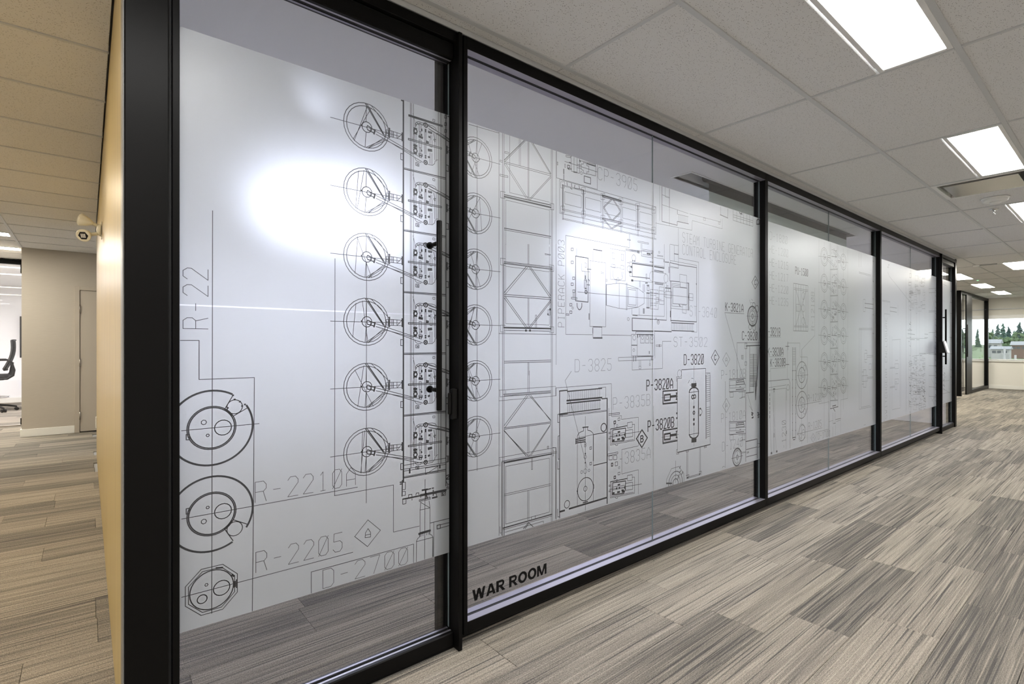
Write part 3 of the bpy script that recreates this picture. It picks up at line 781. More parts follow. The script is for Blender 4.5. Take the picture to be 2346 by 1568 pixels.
for y_ in (215,245,680,715): dot(1719,y_,0.0035)
l('1600,675 1660,675 1660,712 1600,712 c;1770,220 1832,220 1832,248 1770,248 c',0.003); l('1600,700 1660,700;1770,236 1832,236;1612,720 1612,745;1645,720 1645,745',0.003)
l('1605,370 1660,378',0.010); l('1650,225 1652,255;1645,320 1650,340;1640,600 1650,620',0.006); l('1772,560 1825,550',0.011); l('1740,425 1765,430',0.011); l('1780,320 1795,322',0.008)
l('1868,230 1888,370;1870,330 1905,330;1865,340 1885,375',0.003); l('1770,690 1785,680',0.008); l('1760,130 2085,215 2205,262;1770,175 2085,262 2205,310',0.0024)
l('1545,858 1600,855 1600,910 1545,912 c;1560,880 1585,878 1585,900;1565,895 1575,895',0.0024); l('1850,-20 1885,-20 1885,15 1850,15 c',0.0022)
l('1495,0 1525,130 1527,170;1530,260 1500,400 1492,480;1690,95 1660,160;1940,680 1900,700',0.0018)
core=ART[base_n:]; del ART[base_n:]
PITCH=0.2433*GY/1.84
SKX=(PX(924,800)[0]+PX(1021.6,800)[0])/2
rnd=random.Random(4)
for k in range(-4,2):
    dz=-k*PITCH
    for g_,w_,P in half:
        ART.append(('wheel_row_drawing',w_,[(x,z+dz) for x,z in P]))
        ART.append(('wheel_row_drawing',w_,[(2*SKX-x,2*wZ-z+dz) for x,z in P]))
    for g_,w_,P in core: ART.append(('pipe_skid_drawing',w_,[(x,z+dz) for x,z in P]))
    for cx in (wX,2*SKX-wX):               # a few loose chords that differ from wheel to wheel
        for _ in range(2):
            a=rnd.uniform(60,130); b_=rnd.uniform(220,300); r_=wR*0.9
            ART.append(('wheel_row_drawing',0.0019,[(cx+r_*math.cos(math.radians(a)),wZ+dz+r_*math.sin(math.radians(a))),(cx+r_*math.cos(math.radians(b_)),wZ+dz+r_*math.sin(math.radians(b_)))]))
grp('pipe_skid_drawing')
fr(0,0,2346,2346)
l('924,230 924,1105',0.0062); l('1021.6,262 1021.6,1114',0.0042)
l('940,234 940,1072;942.6,235 942.6,1072;947,238 947,1068;1004,256 1004,1062;1009,257 1009,1062;1011,258 1011,1062',0.0019)
fr(880,200,1060,1411)
l('90,150 350,235',0.0062); l('310,235 350,255',0.005); l('440,495 1045,688;440,515 1045,708',0.0044)
l('1090,500 1120,498 1120,560 1085,555 c;1090,635 1120,635 1120,690 1085,690 c;1090,760 1120,760 1120,812 1085,812 c',0.0026); l('1140,490 1175,505;1140,520 1175,535',0.004)
fr(755,960,1055,2346)
l('1325,905 2080,785;1325,940 2080,815;1330,835 2080,705',0.0024); l('1715,885 1942,845 1942,955 1715,998 c;1715,998 1942,850')
l('1435,905 1435,970;1975,830 1975,880',0.007); l('1275,820 1275,912 1300,912;2115,675 2115,775 2090,775',0.0034)
grp('column_drawing')
fr(900,1080,1060,1140)
l('442,1000 442,635 455,505;605,960 605,600 590,485;445,635 605,600;455,510 605,600;526,135 518,1440;430,470 610,425 610,460 432,497 c;455,440 455,395;590,395 590,425;440,480 610,440',0.0022)
l('455,395 865,310',0.0098); l('160,458 455,396',0.005); l('200,458 455,405',0.003)
l('160,462 160,540 212,530 215,470;255,430 258,385 310,378 312,420;375,395 380,360 420,352 425,385;312,450 312,475',0.0026)
l('425,1025 610,970',0.0085); l('440,1005 605,958',0.003); l('440,1030 440,1070;600,985 600,1030',0.004)
l('440,1070 405,1100 385,1145 382,1480;600,1030 635,1045 652,1075 648,1400;383,1152 652,1080;668,840 665,1395;655,1075 655,1400',0.0022)
l('462,1020 462,1065;490,1015 490,1060;548,1000 548,1045;575,995 575,1035',0.0022)
l('605,848 985,755',0.0028); l('720,885 775,872 775,932 720,945 c',0.0035); l('775,875 985,825;775,930 985,870',0.0026)
l('478,312 560,298',0.007); l('570,298 620,285;640,280 665,276',0.005); l('535,300 535,375',0.007); l('530,380 530,460',0.005); l('658,310 658,400',0.005); l('645,438 720,420',0.007); l('665,370 705,362 715,415',0.003); l('550,400 560,440',0.006)
l('790,345 795,405 810,400 805,345;815,350 860,330 860,390 820,400 c;820,395 860,340',0.0026)
l('165,185 205,180 203,298 165,302;165,335 203,330 203,395 165,398',0.0024); l('118,182 150,178;118,212 150,208',0.0048); l('155,150 150,410',0.0045)
l('870,75 935,55 985,90;872,135 985,115;870,130 935,65',0.0045); l('870,165 895,215 895,265;895,215 975,205;870,270 985,250;870,295 985,268;985,165 972,190 972,255',0.0026)

# ---------------- lattice tower
grp('tower_drawing')
fr(0,0,2346,2346)
l('1143,305 1143,1228;1093,288 1093,1079;1074,285 1143,305',0.0022)
for a,b_,w_ in ((1151.3,1154.6,0.0022),(1262.8,1265.5,0.0022)): l('%f,290 %f,1240;%f,290 %f,1240'%(a,a,b_,b_),w_)
l('1274,340 1274,836;1274,1031 1274,1195',0.002)
fr(1060,280,1290,1288)
l('837,255 837,990;850,258 850,990',0.0022)
l('530,490 790,235;900,270 1130,660',0.0034); l('535,512 805,240;880,262 1125,672')
l('530,505 1130,668;530,525 1130,690;530,530 820,990;548,525 840,990;850,995 1130,690;865,1000 1132,710')
l('530,930 1130,1065',0.0046); l('530,955 1130,1095',0.0075)
l('552,1570 552,1000 1112,1130 1112,1570;602,170 602,905 1112,1028;725,215 725,555;742,220 742,560',0.0018)
l('530,1360 1130,1468',0.0036); l('530,1382 1130,1490')
l('548,900 485,888 485,970 548,982;1112,1040 1168,1050 1168,1128 1112,1118;540,378 592,390 592,412 540,398 c;478,668 580,692 580,712 478,690 c;478,488 510,495 510,515 478,508 c')
l('465,60 465,1570',0.0024)
fr(1060,560,1290,1202)
l('780,0 780,240;793,0 793,240;780,645 780,1000;793,645 793,1000;780,1415 780,1568;793,1415 793,1568')
l('490,205 1070,272;490,215 1070,282'); l('490,228 1070,300',0.0040)
l('512,175 452,165 452,245 512,255;1035,245 1090,255 1090,325 1035,318;512,970 452,968 452,1050 512,1052;1037,985 1090,990 1090,1060 1037,1060;515,265 1035,330;515,950 1035,968;513,0 513,950;1037,30 1037,965',0.0018)
l('765,262 495,580;790,265 1045,640;810,270 1055,620;495,600 1052,640;495,622 1052,662;495,640 755,1000;775,1000 512,630;790,1000 1052,670;810,1000 1052,692',0.0028); l('785,268 510,600')
l('490,998 1055,1010',0.0072); l('490,1030 1055,1042',0.0026); l('492,228 492,1000',0.004); l('1055,280 1055,1030;1073,280 1073,1030',0.0030)
l('432,1070 1117,1080 1117,0',0.0022); l('870,1005 870,850 885,850 885,1005;985,112 1050,122 1050,132 988,125 c;1020,785 1045,785 1045,850 1020,850 c')
l('495,1402 1055,1388;495,1422 1055,1408',0.0026); dot(757,1033,0.005); dot(806,1033,0.005); dot(1020,838,0.004); dot(1048,780,0.005)
fr(1060,850,1290,902)
l('585,0 585,190;597,0 597,190;583,500 583,765;595,500 595,765;583,1078 583,1345;595,1078 595,1345')
l('365,212 790,180;370,230 790,198',0.0030); l('370,222 790,190',0.0018)
l('325,175 835,140 835,225 325,270 c;385,178 385,205;335,178 335,235 385,230',0.0018)
l('370,495 575,220;380,510 590,222;598,222 790,440;612,220 792,452;370,513 790,460;370,525 790,470;375,545 590,768;790,478 600,765;785,495 614,760',0.0026); l('370,535 570,765',0.0036)
l('350,812 845,725;355,820 845,738',0.0022); l('370,828 800,747',0.0060)
l('325,848 325,782 835,690 835,1330;385,860 778,785 778,1270 385,1378 c;372,1110 790,1015;372,1125 790,1030;805,712 815,712 815,765 805,765;335,790 335,858;335,1400 335,1460 350,1456',0.0020)
l('360,1415 800,1290',0.0052); l('360,1430 800,1305;380,1452 725,1352 725,1372',0.0022); l('545,1420 590,1365 632,1400;560,1418 590,1378',0.0036)
l('350,820 350,1480;372,820 372,1480',0.0034); l('618,785 618,888 626,888 626,785;618,1312 618,1335;652,1300 652,1325;50,900 322,848;760,680 772,678 772,695 760,697 c',0.0022)

# ---------------- piperack and compressor
grp('compressor_drawing')
fr(1265,330,1515,1704)
T('CP-3905',715,552,1325,358)
l('68,115 68,530 705,712 705,328;115,555 115,1080 1620,1415 1620,985 c')
l('215,175 290,195 290,218 215,200 c;293,190 425,228 425,460 300,425 c;340,210 340,440;388,220 388,445;195,273 705,438;540,300 678,340 678,500 540,465;455,310 485,318 485,290 540,305 540,340 570,345 570,440 540,435 540,470 485,455 485,410 455,400 c;388,318 455,335;388,370 455,385;430,260 670,318',0.0024)
l('340,205 388,218;430,255 440,280;335,438 388,447',0.006); l('540,308 675,350 670,318',0.0045); l('500,500 600,530 600,628 500,600 c;240,330 275,340 275,380 240,375 c',0.004); l('265,290 290,298;290,385 290,400',0.006); cE(440,470,455)
l('180,395 180,465;240,380 268,400',0.006); l('180,480 180,555',0.004); l('78,280 88,283 88,330 78,327 c;195,315 207,318 207,368 195,365 c')
l('165,642 780,798;165,655 780,812;1085,897 1600,1022;1085,910 1600,1036;165,1015 1600,1345;165,1035 1600,1362;165,1160 1625,1480;165,1176 1625,1494',0.0018)
l('780,800 1080,888',0.0080); l('790,828 1075,906;790,1158 1075,1222',0.0042); l('790,1178 1075,1246',0.0028)
for a,y0_,y1_ in ((167,650,1185),(487,720,1250),(790,800,1320),(1077,890,1380),(1337,960,1440),(1590,1015,1480)):
    l('%f,%f %f,%f;%f,%f %f,%f'%(a-7,y0_,a-7,y1_,a+7,y0_,a+7,y1_),0.0020)
l('487,720 487,1100;1337,960 1337,1300;165,650 165,1000',0.0035); l('350,690 490,720;355,640 345,685;420,655 425,700;300,618 305,670;230,600 235,650;285,690 310,712',0.0036)
l('195,745 455,815 455,1000 195,935 c;520,832 760,897 760,1070 520,1010 c;820,910 1045,970 1045,1140 820,1085 c;1100,988 1310,1045 1310,1208 1100,1158 c;1365,1058 1558,1108 1558,1270 1365,1220 c',0.0018)
l('925,860 798,985;935,872 805,997;945,870 1065,1055;957,868 1072,1043;800,1000 915,1190;815,1000 930,1185;1068,1060 935,1190;1062,1085 950,1195;800,1180 920,1325;820,1185 937,1325;1070,1245 935,1328;1050,1240 930,1312',0.0026)
for x,y in ((163,640),(487,730),(790,820),(1073,895),(1335,975),(1583,1035),(163,1020),(487,1095),(790,1165),(1073,1235),(1335,1300),(1583,1350)):
    rect(x,y,30,48,0.0017); dot(x,y,0.003)
grp('turbine_drawing')
fr(1265,530,1515,1568)
TV('PIPERACK P003',175,1378,140,85)
l('1110,40 1110,237 195,60 195,1483 580,1488;715,1493 1140,1500',0.0021)
l('335,358 518,388 515,1020 335,1000 c',0.0044); l('425,465 425,572 540,588;470,580 470,900;487,590 487,900;345,248 345,355;357,250 357,355;365,873 1568,983;470,455 490,460 490,520 470,515 c;460,700 460,820 490,830 490,710 c',0.0022)
l('355,1035 358,1085 375,1120 390,1130 410,1120 425,1085 425,1035',0.0044); cE(470,502,875,0.005,10); l('475,640 475,690;490,700 492,730;478,820 490,830',0.006); l('520,690 535,715;500,770 540,775;500,545 560,550',0.004)
for x,y in ((287,262),(287,447),(308,677),(287,763),(310,862),(268,1058),(268,1165)): rect(x,y,15,18,0.0028)
cE(283,305,1105); l('275,950 355,955 355,980 275,972 c;300,880 300,950;315,880 315,950;195,1188 240,1190 240,1210 195,1207 c',0.0026)
l('540,423 768,457 768,1375 540,1368 c;585,285 585,420;712,300 712,440;585,1375 585,1530;712,1380 712,1530;700,588 740,592;700,605 740,610;770,690 790,695 790,720 770,718',0.0021)
l('590,262 715,283',0.0052); l('590,1535 717,1535',0.0072); l('590,1375 715,1378;530,1185 530,1270;583,1395 583,1470',0.0048)
l('778,765 778,1065',0.0050); l('778,768 960,748 1065,762 1230,822 1320,890;778,1065 960,1110 1065,1120 1230,1095 1320,1040;963,748 963,1110;1065,745 1065,1135;1074,745 1074,1135;1085,808 1225,830 1225,1095 1085,1080 c;1098,835 1205,850 1205,1065 1098,1055 c;1320,890 1320,1040;915,690 915,752;925,690 925,752',0.0022)
l('835,248 1050,288 1050,715 835,690 c;862,310 895,315 895,398 862,393 c;992,330 1025,335 1025,422 992,418 c;872,395 872,480;885,398 885,485;1002,420 1002,495;1015,420 1015,497;855,475 905,482 905,525 855,520 c;985,492 1033,498 1033,548 985,545 c;835,510 980,530;873,565 873,650 890,690 930,700 985,700 1010,675 1018,590;890,570 890,640;1000,585 1000,660',0.0019); cE(930,960,693)
l('1055,255 1230,290;1055,272 1230,306;1230,140 1385,170 1385,188 1230,158 c;1275,180 1275,260;1290,180 1290,260;1080,115 1125,122 1125,135 1080,128 c',0.0020); l('1232,285 1232,310;1245,288 1245,313',0.006)
fr(1430,560,1650,1568)
l('130,310 470,358',0.0062); l('490,363 652,390',0.0075); l('130,310 130,525;130,525 415,557',0.0042); cE(125,187,222); cE(48,112,403); l('110,362 125,375;85,455 115,455',0.010); l('135,268 140,272;172,268 172,280',0.007)
l('90,285 650,365;90,285 90,520;45,300 90,308;90,520 130,525;420,280 470,288 470,300 420,295 c;440,445 418,480 413,525 418,570 440,605;680,480 655,510 650,550 655,600 680,635 710,600 716,558 708,510 680,480;450,445 680,480;450,607 680,635;355,485 368,487 368,570 355,568 c',0.0021)
l('490,420 640,445;490,435 640,460;500,625 640,645',0.0036); l('500,645 635,662',0.0044)
l('890,230 1215,292 1215,1568;750,265 1182,345 1182,380',0.0020); l('880,335 1182,380 1182,1275;745,300 880,330;745,300 745,600',0.0040); l('745,600 905,612;1020,632 1055,635 1055,1080',0.0040)
l('760,1050 760,1255;760,1245 1182,1268;775,1282 1140,1298;778,1410 1140,1422',0.0052)
for k in range(19): l('%f,1290 %f,1412'%(795+18*k,795+18*k),0.0018)
l('770,1260 770,1435;1185,1290 1185,1437 1100,1432')
l('793,695 1025,715 1025,985 793,970 c;915,620 915,700;1018,635 1018,715',0.0028); l('915,703 1018,715',0.0045)
l('780,665 915,680;780,640 915,655;780,640 780,1010 950,1022;905,490 1020,508 1020,635 905,615 c;950,990 1012,995 1012,1130 950,1120 c;1060,803 1122,810 1122,922 1060,912 c;380,790 1125,873;670,765 775,778 775,878 670,868 c;572,695 648,702 648,985 572,978 c;572,758 648,765;572,922 648,925;425,735 555,750 555,1065 425,1055 c;437,760 437,1030;520,770 520,1030;425,790 555,805;425,960 555,965;520,870 560,870 560,940 520,940;425,830 520,838;425,995 520,1000;648,790 670,795;648,850 670,850;760,1045 1055,1075',0.0021)
l('760,605 760,1040;1045,640 1045,1070',0.0055); l('895,985 915,1015;1045,820 1050,880',0.006); l('670,712 755,720',0.006); l('690,680 720,680;690,740 690,765;720,735 720,770',0.003)
l('375,800 375,1035;400,800 400,1035;310,655 310,780;330,655 330,780;375,690 405,690 405,760 375,755 c',0.0030); l('365,1037 410,1039;345,632 380,632;365,795 410,800;370,670 405,672',0.006)
l('130,1205 690,1240',0.0040); l('130,1205 130,1412;130,1412 480,1418;490,1418 770,1428',0.0056); l('125,1050 125,1150;130,1155 655,1178 655,640;690,640 690,1240;130,590 470,625;250,600 250,700;262,600 262,705;245,1040 245,1155;190,1430 480,1432;190,1430 190,1470',0.0020)
l('140,1158 215,1163;312,1050 312,1130;325,1050 325,1130;420,1225 440,1227;520,1205 520,1230;752,1090 752,1190;728,370 728,465;1175,640 1178,660',0.0050); l('120,590 140,592',0.012); cE(50,82,1222); cE(535,575,1272); cE(545,565,1268)
l('25,80 470,128;25,98 280,125;295,80 470,108 470,225 280,190 285,85;300,105 460,130;300,165 460,195',0.0022); l('375,152 395,156;408,158 425,162',0.011); l('440,150 455,155;222,110 222,140;240,115 240,145',0.007)
l('655,0 655,390;745,0 745,265;885,0 885,395 745,375;815,20 815,275;490,215 655,245;750,0 885,25;750,360 885,385;540,178 632,190 632,205 540,192 c;755,265 755,300',0.0020); l('815,155 885,165;650,255 650,290;665,288 730,295',0.0048); cE(560,580,130)
T('ST-3640',1068,1170,1510,1005)
fr(1480,380,1780,1176)
T('STEAM TURBINE GENERATOR',328,685,957,597); T('CONTROL ENCLOSURE',328,793,808,705)
grp('enclosure_drawing')
l('143,185 143,500 280,535;210,210 210,375;282,398 282,435',0.0040); l('280,535 280,500 382,522',0.0040)
l('143,350 210,372 380,430;172,195 172,280 210,290;143,260 210,285;283,435 380,458;122,180 122,495;210,380 210,540;85,515 412,580 415,492 685,567 685,480;390,432 670,505 670,480;515,468 535,472 535,492 515,488 c;650,505 665,508 665,525 650,522 c;290,560 290,830',0.0020)
for k in range(8): l('%f,%f %f,%f'%(295+11*k,440+2.6*k,295+11*k,500+2.6*k),0.0018)
l('670,365 670,440 732,470 735,388',0.0036); l('665,440 735,470',0.0050); l('782,400 782,490 960,545 960,455;782,440 960,495;782,460 960,512',0.0024)
for x,y in ((815,410),(850,420),(875,428),(905,437),(930,446)): l('%f,%f %f,%f'%(x,y,x,y+95),0.0026)
l('838,418 848,432 862,430;858,418 862,440',0.008); l('992,525 1018,525 1020,490 1008,478 994,490 992,520',0.0085)
l('980,990 1010,1050 980,1108 950,1048 c',0.0052); l('990,1032 982,1022 973,1040 974,1065 983,1072 991,1060',0.0055)
T('K-3821A',713,1302,873,1230,BIG); T('C-3820',863,1563,998,1490,BIG)
l('708,1320 880,1330',0.003)

# ---------------- reactor tower cabinets, right end of the second bay
grp('stair_tower_drawing')
fr(1630,640,1765,814)
l('183,460 390,1215 470,1480',0.0026)
cE(500,630,512,0.0105,26); cE(517,613,512,0.003,26); cE(528,602,512,0.004,26); cE(552,580,512,0.005,14); l('485,508 645,515;565,400 565,620',0.0022)
cE(565,605,365,0.0042,14); cE(605,650,410,0.0042,14); cE(515,552,660,0.0042,14); cE(568,608,668,0.0042,14); l('555,640 575,640',0.012)
l('525,285 545,360;550,275 570,295;535,325 580,325',0.0022)
l('480,922 665,915',0.0075); l('352,1370 352,878 665,878;475,890 475,1568;485,930 485,960;458,885 490,885 490,960 458,960 c',0.0028)
l('527,930 527,1568;575,1035 575,1490;584,1035 584,1490;628,930 628,1480',0.0040)
for k in range(21): l('530,%f 625,%f'%(1040+22*k,1042+22*k),0.0026)
l('668,640 612,1560;668,900 615,1568',0.0055); l('412,1050 438,1052 438,1105 412,1103 c;418,1065 432,1066 432,1090 418,1089 c;460,1142 485,1142 485,1190 460,1190 c',0.0024)
l('203,1015 253,1108 203,1210 152,1112 c;192,1145 192,1105 204,1082 216,1105 216,1145;192,1122 216,1122',0.0022)
T('P-1810B',135,1382,470,1262)
fr(1630,860,1765,882)
T('P-1810A',145,710,505,580); T('D-1240',160,1140,465,1005)
l('222,348 275,450 222,558 165,460 c;210,487 212,450 222,420 232,445 234,480;212,465 234,460;205,95 205,1390;165,1390 165,1375 180,1365 195,1372',0.0022)
for dy in (0,640):
    s_=lambda t:';'.join(' '.join('%s,%f'%(q.split(',')[0],float(q.split(',')[1])+dy) if q!='c' else 'c' for q in p_.split()) for p_ in t.split(';'))
    l(s_('265,62 510,47;265,250 510,232'),0.0042); l(s_('265,60 265,250;275,82 365,75 365,190 275,195 c;265,155 510,140;275,262 325,255 325,328 275,332 c;365,190 510,178;405,258 505,250'),0.0022)
    l(s_('375,77 480,67;380,106 480,98;365,217 485,206;372,90 378,120;480,75 492,130'),0.0056); l(s_('365,140 490,130;405,80 405,105;430,78 430,102;455,76 455,100;420,175 440,172'),0.0040)
    l(s_('460,235 460,340 420,348;490,250 490,340;450,330 500,325'),0.0030)
l('512,265 512,1295',0.0056); l('512,268 632,255;512,995 682,955;682,955 682,1245',0.0062); l('650,0 658,370;680,0 660,370',0.0062); l('655,100 660,340',0.010)
l('570,0 570,255;632,0 632,255',0.0034)
for k in range(8): l('575,%f 630,%f'%(10+22*k,8+22*k),0.0024)
l('520,1115 680,1075;520,1225 680,1185',0.0044); l('540,285 612,540;570,460 612,540;715,300 705,540',0.0024); l('600,560 622,575;600,590 615,600;605,640 625,630;690,560 705,570;690,600 712,590;695,630 708,625',0.012)
l('530,1155 558,1145 558,1160 530,1170 c;690,1080 720,1075 720,1020 690,1025',0.0030)
cE(318,447,1225,0.0080,26); cE(338,432,1225,0.0030,24); cE(370,402,1228,0.0036,14); l('298,1250 470,1205;385,1120 385,1310',0.0030); l('325,1190 365,1105 415,1098 455,1155 510,1143;345,1190 370,1120 410,1112 450,1168 510,1158',0.0024)

# ---------------- separator, stairs and pump skids
grp('separator_drawing')
fr(1060,760,1520,1288)
T('D-3825',720,260,953,180); l('697,255 657,315 797,875')
fr(1265,860,1515,1153)
T('P-3835B',643,365,1033,240); T('3835A',768,938,1037,815); l('715,887 738,885')
l('40,135 625,90 628,440 732,428 732,468 910,445 910,748 735,787 735,1045 910,1000 910,1258;487,135 565,126 565,240')
l('75,168 160,160;160,172 525,140;160,400 508,357',0.0058); l('155,270 525,237;75,415 160,403',0.0090); l('155,298 510,262',0.0075); l('525,250 580,245',0.006)
for k in range(18):
    x=162+20*k; l('%f,%f %f,%f'%(x,174-1.6*k,x,266-1.7*k),0.0020); l('%f,%f %f,%f'%(x,298-1.9*k,x,396-2.2*k),0.0020)
l('78,168 78,1510',0.0050); l('580,245 580,1355',0.0080); l('78,440 580,380;78,428 580,370',0.0024); l('78,1445 130,1430;180,1413 580,1293',0.0090); l('350,435 350,1430')
l('265,650 265,1385;435,625 435,1330;265,665 435,628;597,350 597,800',0.0022); l('265,650 272,628 285,610 308,597 330,590 330,555;372,550 375,582 395,585 415,597 428,610 435,625',0.0034); l('322,553 380,547;325,1350 375,1335',0.0058); l('435,628 580,603',0.0042)
l('248,682 350,660;248,700 350,683;248,718 350,703',0.0060); l('250,670 250,728',0.0046)
cE(268,434,1205,0.0042,28); cE(332,368,1200,0.0030,14); cE(300,322,1025,W,10); cE(332,366,1015,W,12); cE(380,398,1007,W,10); cE(515,572,553,0.0055,14); cE(128,184,1365,0.0036,16)
cE(340,358,725,W,8); cE(340,358,748,W,8); cE(336,362,865,W,10); dot(350,830,0.004); dot(350,925,0.004)
l('435,955 580,920',0.0050); l('435,628 435,905',0.0055); l('397,762 415,757 415,782 397,786 c;397,924 415,920 415,946 397,950 c;58,415 58,500 75,498;58,415 75,412;62,645 75,640;62,645 62,890 75,885;58,912 58,995 75,990;58,1415 58,1500 75,1495;432,1160 440,1158 440,1198 432,1200;262,1220 270,1218 270,1232 262,1234 c',0.0030)
l('40,135 40,220;5,765 40,765 40,1520;105,420 105,440',0.0022)
for dy in (0,558):
    s_=lambda t:';'.join(' '.join('%s,%f'%(q.split(',')[0],float(q.split(',')[1])+dy) if q!='c' else 'c' for q in p_.split()) for p_ in t.split(';'))
    l(s_('615,570 790,535'),0.0052); l(s_('615,570 615,740 870,690 870,520 845,522;625,585 625,725 860,680;795,502 845,495 845,552 795,560 c;775,585 850,575 850,648 775,660 c;605,650 945,592;665,735 675,745 690,742 692,730;600,605 612,603 612,618 600,620 c;600,665 612,662 612,675 600,677 c'),0.0026)
    l(s_('640,580 775,560 772,650 758,690 635,706 640,580'),0.0055); l(s_('640,690 655,688;690,680 712,676;735,660 755,660;740,675 760,672'),0.010); l(s_('695,602 715,598'),0.0085); l(s_('640,625 770,605;640,655 770,632'),0.0026); l(s_('678,637 684,636;707,632 713,631;765,620 768,640'),0.009)
l('695,455 715,450 715,478 695,482 c;598,408 712,397 712,412 598,425 c;585,835 693,812 693,830 585,855 c;600,855 635,848 635,895 600,898 c;665,920 690,915 690,955 665,960 c;695,1030 715,1025 715,1052 695,1055 c;648,850 680,845 685,870 680,892 648,895 c;655,510 655,548',0.0028)
l('652,487 670,484 670,512 652,515 c;625,932 640,930 640,960 625,962 c;653,1070 670,1066 670,1092 653,1096 c',0.0055); cE(675,692,535); cE(700,714,978); cE(674,690,1113)
l('948,578 1005,662 947,765 890,672 c',0.0080); l('935,708 935,645 953,638 961,652 953,668 963,682 957,702 935,710;935,675 953,668',0.0075)
grp('pump_house_drawing')
fr(1380,740,1660,1996)
l('475,188 568,188 568,540 475,540 c;835,192 835,540 568,540;622,205 685,205 685,333 622,333 c;702,205 758,205 758,333 702,333 c;835,205 780,205 780,333 835,333;850,150 858,580;843,195 843,540;262,567 262,622 830,605 830,550 c;603,615 603,710;625,615 625,710;598,710 628,710 628,752 598,752 c;775,610 775,665;485,555 485,772 980,745 980,305 1122,305;545,145 545,185;545,145 835,150;875,362 965,362 965,382 875,382 c;568,550 800,545;0,198 475,208',0.0022)
l('475,367 568,367;568,188 835,192;508,548 508,630;545,545 545,625;800,545 800,610;820,545 820,610',0.0046); l('930,355 930,392;765,465 765,505;575,195 578,240;610,195 610,230',0.0055)
cE(495,545,243); cE(498,527,445); cE(637,672,245); cE(715,750,245); cE(792,828,245); cE(765,785,682)
T('ST-3502',1165,390,1710,232); T('D-3820',1332,685,1650,522,BIG); T('P-3820A',722,1108,1148,940,0.0072)
l('1842,445 1907,563 1842,690 1777,568 c',0.0056); l('1857,537 1842,522 1828,545 1828,590 1842,613 1857,592',0.0066)
grp('drum_drawing')
l('1293,768 1685,745 1690,1568',0.0040); l('1293,768 1293,905 1222,910 1222,1568;1210,960 1210,885 1240,885;1690,820 1757,815 1757,1568;1455,905 1485,912;1400,985 1422,938;1515,950 1525,985;1430,1018 1460,1018',0.0028); cE(1225,1292,828); cE(1580,1628,1455,0.0026)
fr(1470,860,1660,1103)
l('475,42 475,1030;910,0 910,922',0.0028); l('475,1030 912,922',0.0060); l('855,0 855,845',0.0065)
for k in range(31):
    if k in (14,15): continue
    l('862,%f 908,%f'%(-15+28*k,-19+27.6*k),0.0026)
T('P-3820B',82,750,428,612,0.0072)
for a in ('283,213 470,200;283,383 470,365;283,213 283,383','283,737 470,707;283,908 470,872;283,737 283,908'): l(a,0.0090)
for a in ('302,265 380,256 380,330 302,340 c','302,787 380,773 380,850 302,860 c'): l(a,0.0105)
l('385,286 460,277;385,802 460,790',0.0150); l('462,235 462,325;462,745 462,835',0.0090); l('455,238 475,236;455,323 475,320;455,748 475,745;455,833 475,830',0.006); l('265,300 480,280;265,828 490,787;290,372 465,355;290,890 465,858')
l('632,230 632,790',0.0034); l('755,215 755,770',0.0100); l('632,230 640,197 665,172 695,163 725,170 748,190 757,220;632,790 645,820 670,838 695,842 725,830 748,805 757,770',0.0095)
l('668,133 720,129',0.024); l('680,152 710,150',0.014); l('670,873 720,867',0.024); l('685,851 710,848',0.014); l('632,232 755,216;632,792 755,769',0.0036)
cE(665,692,290,0.0085,14); cE(692,718,284,0.0075,14); cE(683,706,500,0.0075,12)
for y_ in (425,590,652): dot(694,y_,0.008)
l('694,-120 694,940'); l('760,445 790,445 805,485 790,530 765,535',0.0030); dot(467,507,0.006); dot(467,572,0.006); dot(778,445,0.006); dot(778,533,0.006)
l('600,1020 600,1380;612,1018 612,1378;770,960 770,1310;782,960 782,1310;600,1375 780,1325;600,1360 780,1310;590,1005 625,998 625,1015 590,1022 c;830,950 862,942 862,960 830,966 c;590,1335 628,1325 628,1360;765,1285 795,1277 795,1325',0.0030); l('600,1370 620,1362;765,1318 780,1310',0.008)
l('475,990 463,992 463,1052 495,1045 495,1030',0.0028)
l('330,1430 330,1390 395,1245 495,1215 560,1310 565,1405;449,1140 449,1430',0.0026)
for h_,w_ in ((91,0.0046),(63,0.0036),(35,0.0052)): cE(449-h_,449+h_,1440,w_,28)
l('328,1440 400,1440',0.009); l('515,1210 505,1240;550,1285 530,1320;520,1270 505,1290;500,1320 480,1380',0.006); l('463,255 475,250',0.003)

# ---------------- third bay
grp('side_unit_drawing')
fr(1740,400,2040,1238); T('D-1800',97,612,262,540,0.0014)
fr(1755,560,1885,755)
for s_,yb in (('HE-1200',110),('HE-1215',285),('HE-1217',455),('HE-1220',625),('HE-1235',795)): T(s_,45,yb,293,yb-100,0.0018 if yb>200 else 0.0012)
T('PU-1500',390,392,557,300,0.0056); T('-3821B',30,1218,187,1108,0.0062); TV('R-1210B',640,1143,640,600,0.0020)
l('365,518 557,552 557,1158 365,1152 c;397,530 397,1155;463,540 463,1155;530,550 530,1155;397,605 530,1080;530,625 397,1080',0.0055)
l('370,580 555,610;370,600 555,630;370,1085 555,1090;370,1100 555,1105;432,535 432,1155;497,545 497,1155;400,797 445,800 445,895 400,890 c',0.0036); cE(475,515,687,0.004); cE(475,515,853,0.004); cE(475,515,1022,0.004)
l('648,580 648,1215 475,1400 475,1568;30,1235 197,1238',0.0032); l('408,820 412,890',0.006)
fr(1755,780,1885,755)
T('K-3820A',22,205,228,103,0.0062); T('K-3820B',57,352,258,250,0.0062)
l('35,220 230,217;57,378 260,363;57,378 66,545 140,1480;283,515 283,38 450,38 453,222 548,222 548,1370;473,122 473,1380',0.0030)
l('260,80 305,80;265,323 305,322;290,20 290,130',0.0085)
